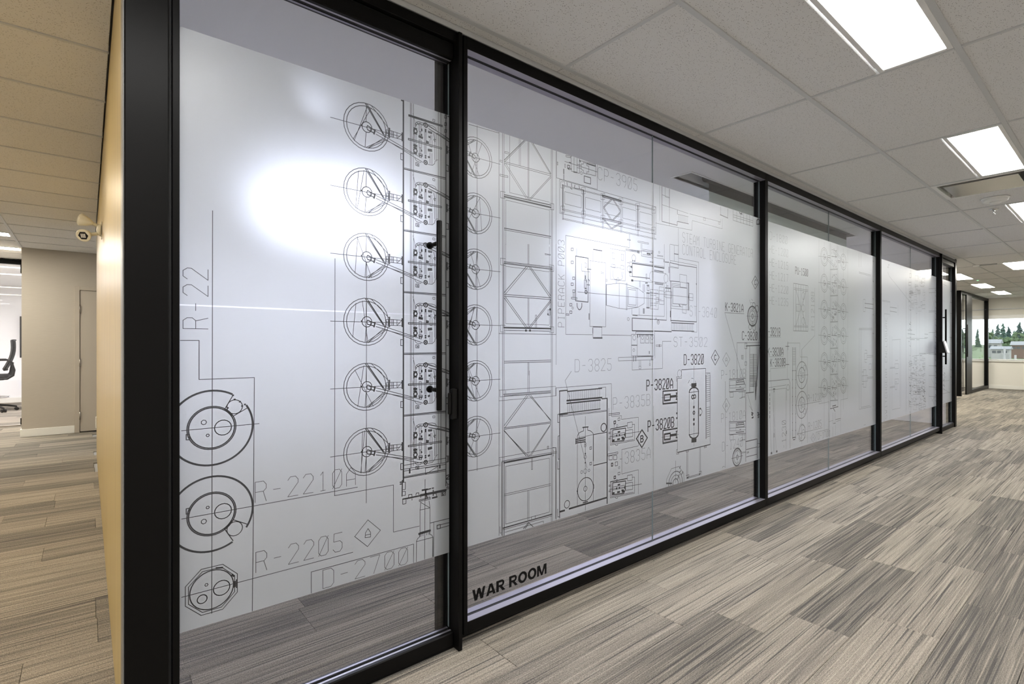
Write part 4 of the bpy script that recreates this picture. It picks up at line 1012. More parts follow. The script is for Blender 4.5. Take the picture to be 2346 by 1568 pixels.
l('352,95 352,1310;393,95 393,1310',0.0075)
for k in range(11): l('355,%f 390,%f'%(105+22*k,105+22*k),0.0036)
for y_ in (405,525,635,750,865,980,1095,1200): dot(352,y_,0.006); dot(393,y_,0.006)
l('352,1300 393,1290;360,1325 385,1320',0.012); l('352,405 393,405',0.004)
for yc,m_ in ((465,1),(860,-1)):
    cE(400,550,yc,0.0080,34); cE(432,517,yc-2,0.0085,28); cE(478,505,yc-m_*2,0.004,14); cE(452,466,yc-35,0.0034,8); cE(458,476,yc+28,0.0034,8); cE(498,528,yc-m_*98 if m_>0 else yc+88,0.0046,14)
l('408,472 560,460;413,872 740,808;410,1250 745,1165',0.0036)
cE(434,522,1232,0.0070,26); cE(480,512,1225,0.004,14); cE(450,475,1275,0.004,12); l('440,1150 460,1118 495,1115 520,1165;430,1300 445,1345 490,1335 520,1290',0.0036); l('418,1225 420,1265',0.006)
T('R-1210A',556,818,760,728,0.0022); T('R-1205',563,1192,735,1100,0.0022); T('D-1700',690,1320,850,1240,0.0022); TV('-1230',262,1430,1065,212,0.0024)
l('665,1420 665,1225 830,1185;625,1240 655,1300 625,1360 595,1305 c;612,1335 612,1310 625,1285 638,1308 638,1330',0.0034)
l('30,545 305,518;305,518 318,570 318,1440',0.0062); l('35,630 270,595;35,665 265,638;100,640 100,1500;115,640 115,1500;265,640 265,1450;35,412 55,412;272,640 272,800',0.0040); cE(275,308,628,0.005)
for k in range(6): l('50,%f 50,%f'%(710+58*k,745+58*k),0.013)
l('50,1040 72,1500',0.0036); dot(72,1503,0.014); dot(142,1480,0.014); l('95,650 118,650',0.016); l('105,670 105,690;105,1240 105,1290;272,1205 272,1245',0.012)
grp('small_wheel_row_drawing')
fr(0,0,2346,2346)
for k,(va,vb) in enumerate(zip((588.7,649,709,769.6,829.3,889.2),(600.5,658,714.2,770,826.8,883))):
    cE(1880.2,1896.4,va,0.0062,22); cE(1882.0,1894.6,va,0.0046,22); cE(1925.5,1938.9,vb,0.0062,22); cE(1927.2,1937.3,vb,0.0046,22)
    cE(1886,1890.6,va,0.006,10); cE(1930.5,1934.2,vb,0.006,10); dot(1890,va+1.5,0.012); dot(1931,vb+0.5,0.012)
    l('1875,%f 1902,%f;1919,%f 1943,%f'%(va-1.5,va+1.5,vb-1.5,vb+1.5),0.0046)
    l('1891,%f 1911,%f;1893,%f 1912,%f'%(va+4,va+23,va+2,va+20),0.0044); l('1912,%f 1929,%f;1913,%f 1930,%f'%(vb-22,vb-2,vb-25,vb-5),0.0044)
    l('1897,%f 1902,%f;1897,%f 1902,%f;1919,%f 1925,%f;1919,%f 1925,%f'%(va-3,va-2.5,va+2,va+2.5,vb-3,vb-3,vb+2,vb+2),0.007)
    for _ in range(26):
        x=rnd.uniform(1905.5,1916.5); y=rnd.uniform(va-21,va+24); l('%f,%f %f,%f'%(x,y,x+rnd.uniform(-.2,.8),y+rnd.uniform(1.2,5)),rnd.uniform(0.006,0.014))
    l('1905,%f 1917,%f'%(va-1,va),0.010); l('1902,%f 1919,%f;1902,%f 1919,%f'%(va+30,va+29,va+28.5,va+27.5),0.005)
l('1902.3,556 1902.3,936;1919.4,562 1919.4,934',0.0065); l('1905.5,558 1905.5,910;1916.8,562 1916.8,908;1876,548 1876,926 1899,921 1899,966 1909,964;1888,555 1888,1000;1932,570 1932,938;1942,572 1942,913 1926,917 1926,992;1899,966 1899,1005',0.0036)
l('1902,937 1920,932',0.014); l('1907,931 1915,929;1909,936 1913,943',0.016); l('1914,962 1926,959;1909,971 1914,970',0.009); l('1908,946 1908,972;1913,946 1913,972;1908,978 1908,1001;1914,975 1914,998;1916,966 1926,963;1905,572 1916,575',0.005)
grp('cabinet_drawing')
fr(1860,540,2010,980)
l('705,545 880,590;705,562 880,607;770,955 797,957 797,1140 770,1137 c;705,1390 905,1390;705,1408 905,1410;705,250 705,470;735,260 735,470',0.0046); l('790,1015 918,1030;790,1080 918,1098',0.0100)
l('918,330 918,1568',0.0046)
for y_ in (380,680,940,1180,1460): l('912,%f 922,%f'%(y_,y_+14),0.012)
fr(1860,760,2010,871)
l('630,-40 630,1035 790,1000;653,-40 653,1010 770,985;700,290 733,290 733,370 700,370 c;705,247 730,247 730,290;705,370 705,410 730,410;735,320 815,315;735,345 815,335;683,510 720,508 720,740 683,740 c;668,590 742,583 742,660 668,665 c;735,612 815,600;735,628 815,615;760,432 790,430 790,505 760,508 c;665,540 690,538;665,700 690,698;812,0 812,1000;690,1245 715,1240',0.0046)

# ---------------- fourth and fifth bay: switchgear, dense machinery, truss
grp('switchgear_drawing')
fr(2015,580,2195,1283)
l('45,770 170,790 170,1040;45,785 170,808;75,800 75,2850;105,805 105,1000;135,805 135,1000;75,993 165,1000;170,1350 170,2800;205,1370 205,2550;330,1400 330,2500;345,1420 345,2520;430,400 430,2700;205,1420 345,1410;205,2560 340,2530;135,310 160,380 490,790;140,190 160,190 130,235 155,240',0.0058)
l('170,885 280,900;170,950 280,967',0.011); l('300,850 300,1020',0.006)
TV('SWITCHGEAR ENCLOSURE',122,2700,1060,90,0.0026)
for x0_,y0_ in ((250,1810),(250,2060)): l('%f,%f %f,%f %f,%f %f,%f c'%(x0_,y0_,x0_+60,y0_-3,x0_+60,y0_+75,x0_,y0_+80),0.006)
l('170,1870 250,1865;170,1885 250,1880;170,2190 250,2175;170,2205 250,2190;260,1755 300,1752;260,1975 300,1970;255,2105 280,2103 280,2230 255,2232 c',0.007)
grp('machinery_drawing')
r5=random.Random(9)
for _ in range(120):
    x=r5.uniform(470,735); y=r5.choice((r5.uniform(330,900),r5.uniform(1650,2500),r5.uniform(1650,2500)))
    w_=r5.uniform(12,60); h_=r5.uniform(15,90)
    l('%f,%f %f,%f %f,%f %f,%f c'%(x,y,min(x+w_,745),y,min(x+w_,745),y+h_,x,y+h_),r5.choice((0.004,0.005,0.009)))
for _ in range(60):
    x=r5.uniform(470,740); y=r5.uniform(1850,2480); l('%f,%f %f,%f'%(x,y,x+r5.uniform(-5,30),y+r5.uniform(0,14)),r5.choice((0.012,0.018)))
for x in (440,480,505,600,650,745,770): l('%f,%f %f,%f'%(x,r5.uniform(380,800),x,r5.uniform(2300,2650)),0.0052)
l('460,1260 530,1262;460,1320 575,1330;735,1325 790,1328;735,1385 790,1387;500,1412 575,1414;600,1416 650,1417;650,1640 750,1640',0.012); l('440,1390 770,1395;600,2480 700,2450;640,2540 760,2500;530,1690 900,1620',0.008)
for _ in range(26):
    x=r5.uniform(470,500); y=r5.uniform(700,2600); l('%f,%f %f,%f'%(x,y,x+r5.uniform(5,20),y+r5.uniform(0,20)),0.013)
grp('truss_drawing')
l('815,420 815,2560;835,420 835,2560;905,430 905,2520;800,545 800,2500',0.0065)
for y_ in (585,650,945,965,1300,1650,1840,2000,2185,2340): l('805,%f 940,%f'%(y_,y_+(1430-y_)*-0.012),0.009)
l('850,660 905,940;905,760 850,940;840,2050 905,2170;840,2360 905,2500;850,2420 905,2350',0.006)
for y_ in range(600,2500,95): l('910,%f 922,%f'%(y_,y_+20),0.018)
l('1030,440 1030,2400;1090,900 1090,2300;1165,560 1165,2300;1020,500 1100,540;1020,2100 1140,2080;1080,2240 1150,2290;1030,2300 1160,2270;1130,1375 1190,1380',0.008)
for _ in range(40):
    x=r5.uniform(1020,1060); y=r5.uniform(1850,2250); l('%f,%f %f,%f'%(x,y,x+r5.uniform(-6,22),y+r5.uniform(-20,30)),0.012)
for y_ in (620,800,980,1380,1640,1900,2020): l('1158,%f 1175,%f'%(y_,y_+14),0.018)

# ---------------- clip the strokes to each pane and lay them on the film
def clip(a,b,xl,xr,zl,zr):
    (x0,z0),(x1,z1)=a,b; t0,t1=0.0,1.0; dx,dz=x1-x0,z1-z0
    for p,q in ((-dx,x0-xl),(dx,xr-x0),(-dz,z0-zl),(dz,zr-z0)):
        if abs(p)<1e-12:
            if q<0: return None
        else:
            r_=q/p
            if p<0:
                if r_>t1: return None
                t0=max(t0,r_)
            else:
                if r_<t0: return None
                t1=min(t1,r_)
    return (x0+dx*t0,z0+dz*t0),(x0+dx*t1,z0+dz*t1)
THIN={'switchgear_drawing':0.42,'machinery_drawing':0.42,'truss_drawing':0.45,'small_wheel_row_drawing':0.5,'side_unit_drawing':0.58,'cabinet_drawing':0.55}
INKY=GY-0.0004
for p,xl,xr in pane_objs:
    groups={}
    for g_,w_,P in ART:
        w_=w_*THIN.get(g_,1.0)
        for a,b_ in zip(P[:-1],P[1:]):
            c_=clip(a,b_,xl,xr,FZ0+0.001,FZ1-0.001)
            if not c_: continue
            (x0,z0),(x1,z1)=c_; d=math.hypot(x1-x0,z1-z0)
            if d<1e-5: continue
            e=w_*0.3; ux,uz=(x1-x0)/d,(z1-z0)/d; nx,nz=-uz*w_/2,ux*w_/2
            x0-=ux*e; z0-=uz*e; x1+=ux*e; z1+=uz*e
            mb=groups.setdefault(g_,MB())
            k=len(mb.f); y=INKY-0.000002*(k%40)
            mb.quad((x0-nx,y,z0-nz),(x1-nx,y,z1-nz),(x1+nx,y,z1+nz),(x0+nx,y,z0+nz))
    for g_,mb in groups.items():
        mb.build(g_,M['ink'],p)

# ---------------- WAR ROOM lettering on the clear glass of the second bay
def ringp(cx,cz,ro,rzo,ri,rzi,a0,a1,n):
    out=[]
    for k in range(n):
        t0=math.radians(a0+(a1-a0)*k/n); t1=math.radians(a0+(a1-a0)*(k+1)/n)
        out.append([(cx+ri*math.cos(t0),cz+rzi*math.sin(t0)),(cx+ro*math.cos(t0),cz+rzo*math.sin(t0)),(cx+ro*math.cos(t1),cz+rzo*math.sin(t1)),(cx+ri*math.cos(t1),cz+rzi*math.sin(t1))])
    return out
def rc(a,b_,c,d_): return [(a,c),(b_,c),(b_,d_),(a,d_)]
HEAVY={'W':(1.30,[[(0,1),(.25,1),(.49,0),(.23,0)],[(.23,0),(.49,0),(.77,1),(.53,1)],[(.53,1),(.77,1),(1.07,0),(.81,0)],[(.81,0),(1.07,0),(1.30,1),(1.05,1)]]),
 'A':(0.98,[[(0,0),(.26,0),(.49,.74),(.49,1),(.35,1)],[(.98,0),(.63,1),(.49,1),(.49,.74),(.72,0)],rc(.25,.73,.17,.36)]),
 'R':(0.92,[rc(0,.26,0,1),rc(.26,.54,.79,1),rc(.26,.54,.38,.57),[(.32,.45),(.58,.45),(.95,0),(.65,0)]]+ringp(.54,.69,.31,.31,.10,.12,-90,90,10)),
 'O':(1.02,ringp(.51,.5,.51,.53,.25,.31,0,360,26)),
 'M':(1.14,[rc(0,.23,0,1),rc(.91,1.14,0,1),[(.02,1),(.32,1),(.66,0),(.48,0)],[(.82,1),(1.12,1),(.66,0),(.48,0)]]),' ':(0.30,[])}
X0=PX(1060+213*0.10204,1300)[0]; X1=PX(1060+1880*0.10204,1300)[0]
Z0=PX(1060+258*0.10204,1270+1058*0.10204)[1]; Z1=PX(1060+215*0.10204,1270+815*0.10204)[1]
tot=sum(HEAVY[c][0] for c in 'WAR ROOM')+0.07*7; kx=(X1-X0)/tot; xc=0.0; lm=MB()
for c in 'WAR ROOM':
    for pl in HEAVY[c][1]: lm.poly([(X0+(xc+x)*kx,INKY-0.000003*len(lm.f),Z0+z*(Z1-Z0)) for x,z in pl])
    xc+=HEAVY[c][0]+0.07
lo=lm.build('war_room_lettering',M['letter'],pane_objs[1][0])
lo['label']='bold black vinyl letters reading WAR ROOM'
# ================================================================= things on walls and ceiling
def PF(u,v,z):            # pixel -> point on a horizontal plane
    t=(u-CX)/FPX; s=(z-CAMZ)/((HV-v)/FPX)
    return (FWD[0]+RGT[0]*t)*s,(FWD[1]+RGT[1]*t)*s,z

# square plaque air diffuser
vx0,vy0=gx(3),gy(-1); vc=(vx0+0.305,vy0+0.305,H)
r=tag(empty('air_diffuser',vc),'square metal air diffuser with a hanging centre plate beside the light panel','air vent')
fm=MB(); a=0.293
for s in ((-a,a,-a,-a+0.03),(-a,a,a-0.03,a),(-a,-a+0.03,-a+0.03,a-0.03),(a-0.03,a,-a+0.03,a-0.03)): fm.cbox(s[0],s[1],s[2],s[3],-0.005,0.01,0.001)
fm.build('frame',M['fixture'],r)
cone=MB(); o_,i_=0.263,0.20
for k in range(4):
    c=[(-1,-1),(1,-1),(1,1),(-1,1)]; p0=c[k]; p1=c[(k+1)%4]
    cone.quad((p0[0]*o_,p0[1]*o_,0.002),(p1[0]*o_,p1[1]*o_,0.002),(p1[0]*i_,p1[1]*i_,0.075),(p0[0]*i_,p0[1]*i_,0.075))
cone.box(-i_,i_,-i_,i_,0.075,0.085)
cone.build('throat',pmat('diffuser_throat_metal',(0.5,0.5,0.49),0.25,0.8),r)
MB().cbox(-0.225,0.225,-0.225,0.225,-0.012,-0.006,0.002).build('centre_plate',pmat('diffuser_plate_metal',(0.62,0.61,0.59),0.22,0.85),r)
for x in (-0.15,0.15): MB().tube([(x,0.0,-0.006),(x,0.0,0.076)],0.006,8).build('hanger',M['steel'],r)

# smoke detector
x,y,z=PF(2280,462,H-0.03)
r=tag(empty('smoke_detector',(x,y,H)),'round white smoke detector on the ceiling below the air diffuser','smoke detector')
MB().lathe([(0.098,0),(0.098,-0.006),(0.092,-0.010),(0.085,-0.011),(0.088,-0.024),(0.080,-0.032),(0.055,-0.036),(0,-0.037)],(0,0,0),'z',32).build('housing',M['wplast'],r)
MB().lathe([(0.040,-0.035),(0.040,-0.044),(0.030,-0.050),(0,-0.052)],(0,0,0),'z',24).build('sensor_cap',M['wplast'],r)
# sprinkler
x,y,z=PF(2277,484,H-0.02)
r=tag(empty('sprinkler_head',(x,y,H)),'small chrome sprinkler head hanging from the ceiling by the smoke detector','sprinkler')
MB().lathe([(0.038,0),(0.038,-0.004),(0.022,-0.010),(0.014,-0.012)],(0,0,0),'z',24).build('escutcheon',M['chrome'],r)
MB().lathe([(0.010,-0.010),(0.010,-0.024),(0.007,-0.026),(0.007,-0.030)],(0,0,0),'z',14).tube([(0.007,0,-0.026),(0.011,0,-0.036),(0.003,0,-0.048)],0.0022,6).tube([(-0.007,0,-0.026),(-0.011,0,-0.036),(-0.003,0,-0.048)],0.0022,6).build('body',M['chrome'],r)
MB().lathe([(0.013,-0.048),(0.013,-0.050),(0.004,-0.051)],(0,0,0),'z',16).build('deflector',M['chrome'],r)
# ceiling sensor and status light far away, slot vent
x,y,z=PF(2236,609,H-0.01)
r=tag(empty('motion_sensor',(x,y,H)),'tiny round white ceiling sensor at the end of the dark slot vent','sensor')
MB().lathe([(0.045,0),(0.045,-0.012),(0.036,-0.022),(0,-0.030)],(0,0,0),'z',20).build('dome',M['wplast'],r)
x2,y2,_=PF(2296,603.5,H)
r=tag(empty('slot_vent',((x+x2)/2,(y+y2)/2,H)),'narrow dark slot vent in the lobby ceiling leading to a light panel','air vent')
dx=(x2-x)/2; dy=(y2-y)/2
sv=MB(); sv.box(-0.03,0.03,-abs(dy)+0.06,abs(dy)-0.02,-0.007,0.0); sv.build('slot',M['gasket'],r)
fm=MB(); fm.cbox(-0.045,-0.03,-abs(dy)+0.06,abs(dy)-0.02,-0.009,0.0,0.001); fm.cbox(0.03,0.045,-abs(dy)+0.06,abs(dy)-0.02,-0.009,0.0,0.001); fm.build('frame',M['tee'],r)
x,y,z=PF(2240,642,H-0.01)
r=tag(empty('exit_indicator',(x,y,H)),'tiny green status light on the lobby ceiling between light panels','indicator')
MB().lathe([(0.035,0),(0.035,-0.01),(0.02,-0.014)],(0,0,0),'z',16).build('base',M['wplast'],r)
MB().lathe([(0.018,-0.014),(0.012,-0.024),(0,-0.026)],(0,0,0),'z',12).build('lens',M['led'],r)

# emergency light with two heads on the veneer wall
EYc=4.62; r=tag(empty('emergency_light',(VX,EYc,2.055)),'ivory twin-head emergency light on the veneer wall','emergency light')
MB().cbox(-0.006,0.0,-0.03,0.03,-0.068,0.068,0.002).lathe([(0.050,-0.006),(0.046,-0.020),(0.030,-0.034),(0,-0.038)],(0,0,0),'x',20).build('mounting_plate',M['plast'],r)
def head(base,d,tilt,name):
    # d: direction the lamp looks
    d=Vector(d).normalized(); p=Vector(base)
    h=MB(); pts=[p-d*0.050,p-d*0.045,p-d*0.02,p+d*0.02,p+d*0.034,p+d*0.036]
    h.tube(pts,0.04,22,True,0,[0.010,0.016,0.032,0.047,0.050,0.045])
    ho=h.build('lamp_head',M['plast'],r)
    f=MB(); f.tube([p+d*0.0355,p+d*0.0372],0.034,6); f.build('reflector',M['tv'],ho)
    g_=MB(); q=p+d*0.0375
    a_=d.cross(Vector((0,0,1))).normalized(); b_=a_.cross(d).normalized()
    for i in (-1,0,1):
        for j in (-1,0,1): g_.tube([q+a_*i*0.011+b_*j*0.011,q+a_*i*0.011+b_*j*0.011+d*0.002],0.0052,8)
    g_.build('led_cluster',M['wplast'],ho)
    ar=MB(); s=Vector((-0.02,0.0 if abs(base[1])<.001 else base[1]*0.4,0.028 if base[2]>0 else -0.028))
    ar.tube([s,(s+p)*0.5+Vector((0,0,0.006 if base[2]>0 else -0.002)),p-d*0.01],0.013,12); ar.build('swivel_arm',M['plast'],r)
r.scale=(0.86,0.86,0.86)
head((-0.105,-0.01,0.060),(-0.85,0.35,0.28),0,'a')
head((-0.105,-0.02,-0.050),(-0.35,-0.80,-0.42),0,'b')
# socket plate near the far end of the veneer wall
r=tag(empty('wall_socket',(VX,7.33,0.395)),'white wall socket plate near the end of the veneer wall','socket')
MB().cbox(-0.009,0.0,-0.038,0.038,-0.062,0.062,0.003).build('plate',M['wplast'],r)
for z in (-0.02,0.02): MB().cbox(-0.0105,-0.009,-0.016,0.016,z-0.013,z+0.013,0.0005).build('outlet',M['plast'],r)

# room scheduling tablet on the jamb of the far door
TZ=PX(2152,795)[1]
r=tag(empty('room_tablet',(9.262,FY0,TZ)),'small wedge-mounted tablet on the black post beside the far sliding door','tablet')
wd=MB(); 
prof=[(0.0,0.075),(0.0,-0.085),(-0.085,-0.085),(-0.045,0.075)]
n0=len(wd.v)
for xx in (-0.085,0.03):
    for yy,zz in prof: wd.v.append((xx,yy,zz))
for f in ((0,1,2,3),(7,6,5,4),(0,4,5,1),(1,5,6,2),(2,6,7,3),(3,7,4,0)): wd.f.append(f); wd.mi.append(0); wd.sm.append(False)
wd.build('wedge_mount',M['blackm'],r)
d=Vector((0,-0.045+0.085,0.16)).normalized()    # up along the slope
nrm=Vector((0,-d.z,d.y))
def slab(lo,hi,w0,w1,t0,t1,mat,name,par):
    mb=MB(); o0=Vector((0,-0.085,-0.085))
    P=[]
    for t in (t0,t1):
        for (wx,h) in ((w0,lo),(w1,lo),(w1,hi),(w0,hi)):
            q=o0+d*h+nrm*t; P.append((wx,q.y,q.z))
    mb.v=P
    for f in ((0,3,2,1),(4,5,6,7),(0,1,5,4),(1,2,6,5),(2,3,7,6),(3,0,4,7)): mb.f.append(f); mb.mi.append(0); mb.sm.append(False)
    return mb.build(name,mat,par)
slab(-0.005,0.172,-0.095,0.04,0.001,0.012,M['tabbody'],'tablet_body',r)
slab(0.004,0.163,-0.088,0.033,0.0121,0.0128,M['tablet'],'screen',r)

# ================================================================= inside the glass room
r=tag(empty('projection_screen',((3.94+7.05)/2,2.245,H)),'lowered projection screen seen from behind, black band under the ceiling slot','projection screen')
hx=(7.05-3.94)/2
MB().tube([(-hx-0.05,0,0.045),(hx+0.05,0,0.045)],0.035,14).build('roller',M['screenblk'],r)
MB().box(-hx,hx,-0.0015,0.0015,-0.055,0.04).build('black_border',M['screenblk'],r)
MB().box(-hx,hx,-0.0015,0.0015,-1.85,-0.055).build('screen_fabric',M['screenback'],r)
MB().cbox(-hx-0.01,hx+0.01,-0.012,0.012,-1.88,-1.85,0.004).build('weight_bar',M['blackm'],r)
for k,x in enumerate((1.25,4.95,8.7)):
    q=panel_light(x,4.80,x+1.2,5.40,M['glow_r'],('cool ceiling light glowing through the near frosted door','cool ceiling light glowing through the second frosted bay','cool ceiling light hidden behind the projection screen')[k],'glass room lights'); q.location.z=H-0.008
r=tag(empty('downlight',(0.94,2.80,H)),'small round downlight glowing through the top of the near frosted door','downlight','glass room lights')
MB().lathe([(0.075,0),(0.075,-0.006),(0.058,-0.008)],(0,0,0),'z',28).build('trim_ring',M['fixture'],r)
MB().lathe([(0.056,-0.0075),(0.0,-0.0085)],(0,0,0),'z',24).build('lens',M['glow_r'],r)

# ================================================================= office at the left edge: chair and wall screen
r=tag(empty('wall_screen',(-0.475,15.5,1.42)),'black wall screen in the left office, mostly hidden by the beige wall','screen')
MB().cbox(-0.66,0.66,-0.075,-0.03,-0.45,0.45,0.004).build('cabinet',M['tv'],r)
MB().box(-0.2,0.2,-0.03,0.0,-0.15,0.15).build('wall_bracket',M['blackm'],r)
r=tag(MB().cbox(-1.10,-1.00,15.44,15.498,0.32,0.46,0.01).build('blue_wall_box',M['blue']),'small blue box low on the left office back wall','box')
CHX,CHY=-1.37,13.6
ch=tag(empty('office_chair',(CHX,CHY,0)),'black high mesh-back swivel chair cut by the left edge','chair')
ch.rotation_euler=(0,0,math.radians(6))
MB().tube([(0,0,0.10),(0,0,0.30),(0,0,0.62)],0.03,14,True,0,[0.04,0.03,0.022]).build('gas_column',M['chairp'],ch)
for k in range(5):
    a=math.radians(72*k+8); c_,s_=math.cos(a),math.sin(a)
    lg=MB(); lg.tube([(0.03*c_,0.03*s_,0.13),(0.2*c_,0.2*s_,0.105),(0.33*c_,0.33*s_,0.075)],0.02,8,True,0,[0.026,0.021,0.016]); lo_=lg.build('base_leg',M['chairp'],ch)
    cs=MB(); cs.tube([(0.33*c_-0.012*s_,0.33*s_+0.012*c_,0.03),(0.33*c_-0.034*s_,0.33*s_+0.034*c_,0.03)],0.03,14); cs.tube([(0.33*c_+0.012*s_,0.33*s_-0.012*c_,0.03),(0.33*c_+0.034*s_,0.33*s_-0.034*c_,0.03)],0.03,14); cs.tube([(0.33*c_,0.33*s_,0.03),(0.33*c_,0.33*s_,0.08)],0.01,8)
    cs.build('caster',M['chairp'],lo_)
MB().tube([(0.23*math.cos(2*math.pi*k/24),0.23*math.sin(2*math.pi*k/24),0.27) for k in range(25)],0.011,8).tube([(-0.23,0,0.27),(0.23,0,0.27)],0.008,8).build('foot_ring',M['chrome'],ch)
st=MB(); st.cbox(-0.24,0.24,-0.23,0.25,0.62,0.70,0.03); st.build('seat',M['mesh'],ch)
# back: curved mesh panel in a frame, at +x side
bk=MB(); nv=9; nh=7
for i in range(nv):
    t=i/(nv-1); z=0.78+0.56*t; xo=0.15+0.11*t+0.05*math.sin(t*3.1)
    for j in range(nh):
        s=j/(nh-1)*2-1; wv=0.215*(1-0.12*t*t); bk.v.append((xo-0.05*(1-s*s)*-1,wv*s,z))
for i in range(nv-1):
    for j in range(nh-1):
        a0=i*nh+j; bk.f.append((a0,a0+1,a0+nh+1,a0+nh)); bk.mi.append(0); bk.sm.append(True)
bo=bk.build('backrest',M['mesh'],ch)
md=bo.modifiers.new('solid','SOLIDIFY'); md.thickness=0.022
fmb=MB()
edge=[bk.v[i*nh] for i in range(nv)]+[bk.v[(nv-1)*nh+j] for j in range(1,nh)]+[bk.v[i*nh+nh-1] for i in range(nv-2,-1,-1)]+[bk.v[j] for j in range(nh-2,-1,-1)]
fmb.tube(edge,0.014,8); fmb.build('back_frame',M['chairp'],ch)
MB().tube([(0.0,0,0.60),(0.14,0,0.60),(0.24,0,0.72),(0.27,0,0.92)],0.022,10).build('back_support',M['chairp'],ch)
for s in (-1,1):
    ar=MB(); ar.tube([(0.05,s*0.24,0.62),(0.19,s*0.30,0.62),(0.27,s*0.31,0.68),(0.285,s*0.31,0.78),(0.25,s*0.31,0.92),(0.20,s*0.31,0.97)],0.02,10)
    ao=ar.build('armrest',M['chairp'],ch)
    MB().cbox(-0.08,0.20,s*0.31-0.04,s*0.31+0.04,0.955,0.985,0.01).build('arm_pad',M['chairp'],ao)

# ================================================================= outside the far window
def ground_z(x):
    pts=((20,-10.5),(80,-9.0),(235,-2.8),(300,-0.5),(420,1.0),(900,1.0))
    for (a,za),(b_,zb) in zip(pts[:-1],pts[1:]):
        if x<=b_: return za+(zb-za)*(x-a)/(b_-a)
    return 1.0
gm=MB(); nx_,ny_=30,24
for i in range(nx_+1):
    x=22+i*14.0
    for j in range(ny_+1):
        y=-60+j*9.0; gm.v.append((x,y,ground_z(x)+0.2*math.sin(x*0.3+y*0.21)))
for i in range(nx_):
    for j in range(ny_):
        a0=i*(ny_+1)+j; gm.f.append((a0,a0+ny_+1,a0+ny_+2,a0+1)); gm.mi.append(0); gm.sm.append(True)
tag(gm.build('hillside_ground',pmat('grassy_hillside',(0.07,0.10,0.045),0.95,var=0.4,bscale=0.4)),'green hillside ground outside the far window','ground',kind='structure')
FOL=[pmat('conifer_foliage',(0.030,0.058,0.044),0.9,var=0.5,bscale=0.9),pmat('dark_conifer_foliage',(0.018,0.038,0.034),0.9,var=0.5,bscale=0.9),
     pmat('broadleaf_foliage',(0.062,0.095,0.045),0.9,var=0.55,bscale=0.7),pmat('bright_leaf_foliage',(0.12,0.19,0.04),0.9,var=0.6,bscale=2.0)]
BARK=pmat('bark',(0.05,0.035,0.025),0.9)
rt=random.Random(21)
def conifer(x,y,h,rad,m,label):
    z0=ground_z(x)-0.3; r_=tag(empty('conifer_tree',(x,y,z0)),label,'tree','trees outside the far window')
    MB().tube([(0,0,0),(0,0,h*0.9)],0.2,7,True,0,[0.30,0.06]).build('trunk',BARK,r_)
    mb=MB(); L_=15
    for i in range(L_):
        t=i/L_; zb=h*(0.06+0.92*t); rr=rad*(1-t)**0.8+0.15; zt=zb+h*0.15*(1-0.4*t); n=13; b0=len(mb.v)
        ph=rt.uniform(0,6); ox,oy=rt.uniform(-.1,.1)*rad,rt.uniform(-.1,.1)*rad
        for k in range(n):
            a=2*math.pi*k/n+ph; q=rr*rt.uniform(0.5,1.15); mb.v.append((ox+q*math.cos(a),oy+q*math.sin(a),zb-0.25*q*rt.uniform(0.2,1)))
        mb.v.append((ox*.3,oy*.3,min(zt,h)))
        for k in range(n): mb.f.append((b0+k,b0+(k+1)%n,b0+n)); mb.mi.append(0); mb.sm.append(False)
        mb.f.append(tuple(b0+k for k in range(n))[::-1]); mb.mi.append(0); mb.sm.append(False)
    mb.build('foliage',FOL[m],r_)
def broadleaf(x,y,h,rad,m,label):
    z0=ground_z(x)-0.3; r_=tag(empty('broadleaf_tree',(x,y,z0)),label,'tree','trees outside the far window')
    MB().tube([(0,0,0),(0.1,0,h*0.6)],0.2,7,True,0,[0.22,0.10]).build('trunk',BARK,r_)
    mb=MB()
    for c in range(34):
        a=rt.uniform(0,6.28); th_=rt.uniform(0.0,1.0); q=rad*math.sqrt(rt.uniform(0,1))*math.sqrt(max(0.05,1-(2*th_-1)**2)); cz=h*(0.34+0.58*th_); cr=rad*rt.uniform(0.18,0.34); cx,cy=q*math.cos(a),q*math.sin(a)
        b0=len(mb.v); nl,nm=5,8
        for i in range(nl+1):
            th=math.pi*i/nl
            for k in range(nm):
                p_=2*math.pi*k/nm; rr=cr*rt.uniform(0.65,1.3); mb.v.append((cx+rr*math.sin(th)*math.cos(p_),cy+rr*math.sin(th)*math.sin(p_),cz+rr*math.cos(th)))
        for i in range(nl):
            for k in range(nm): mb.f.append((b0+i*nm+k,b0+(i+1)*nm+k,b0+(i+1)*nm+(k+1)%nm,b0+i*nm+(k+1)%nm)); mb.mi.append(0); mb.sm.append(False)
    mb.build('foliage',FOL[m],r_)
def side(u_): return 'behind glass office' if u_>0.1425 else ('window centre' if u_>0.122 else 'right edge')
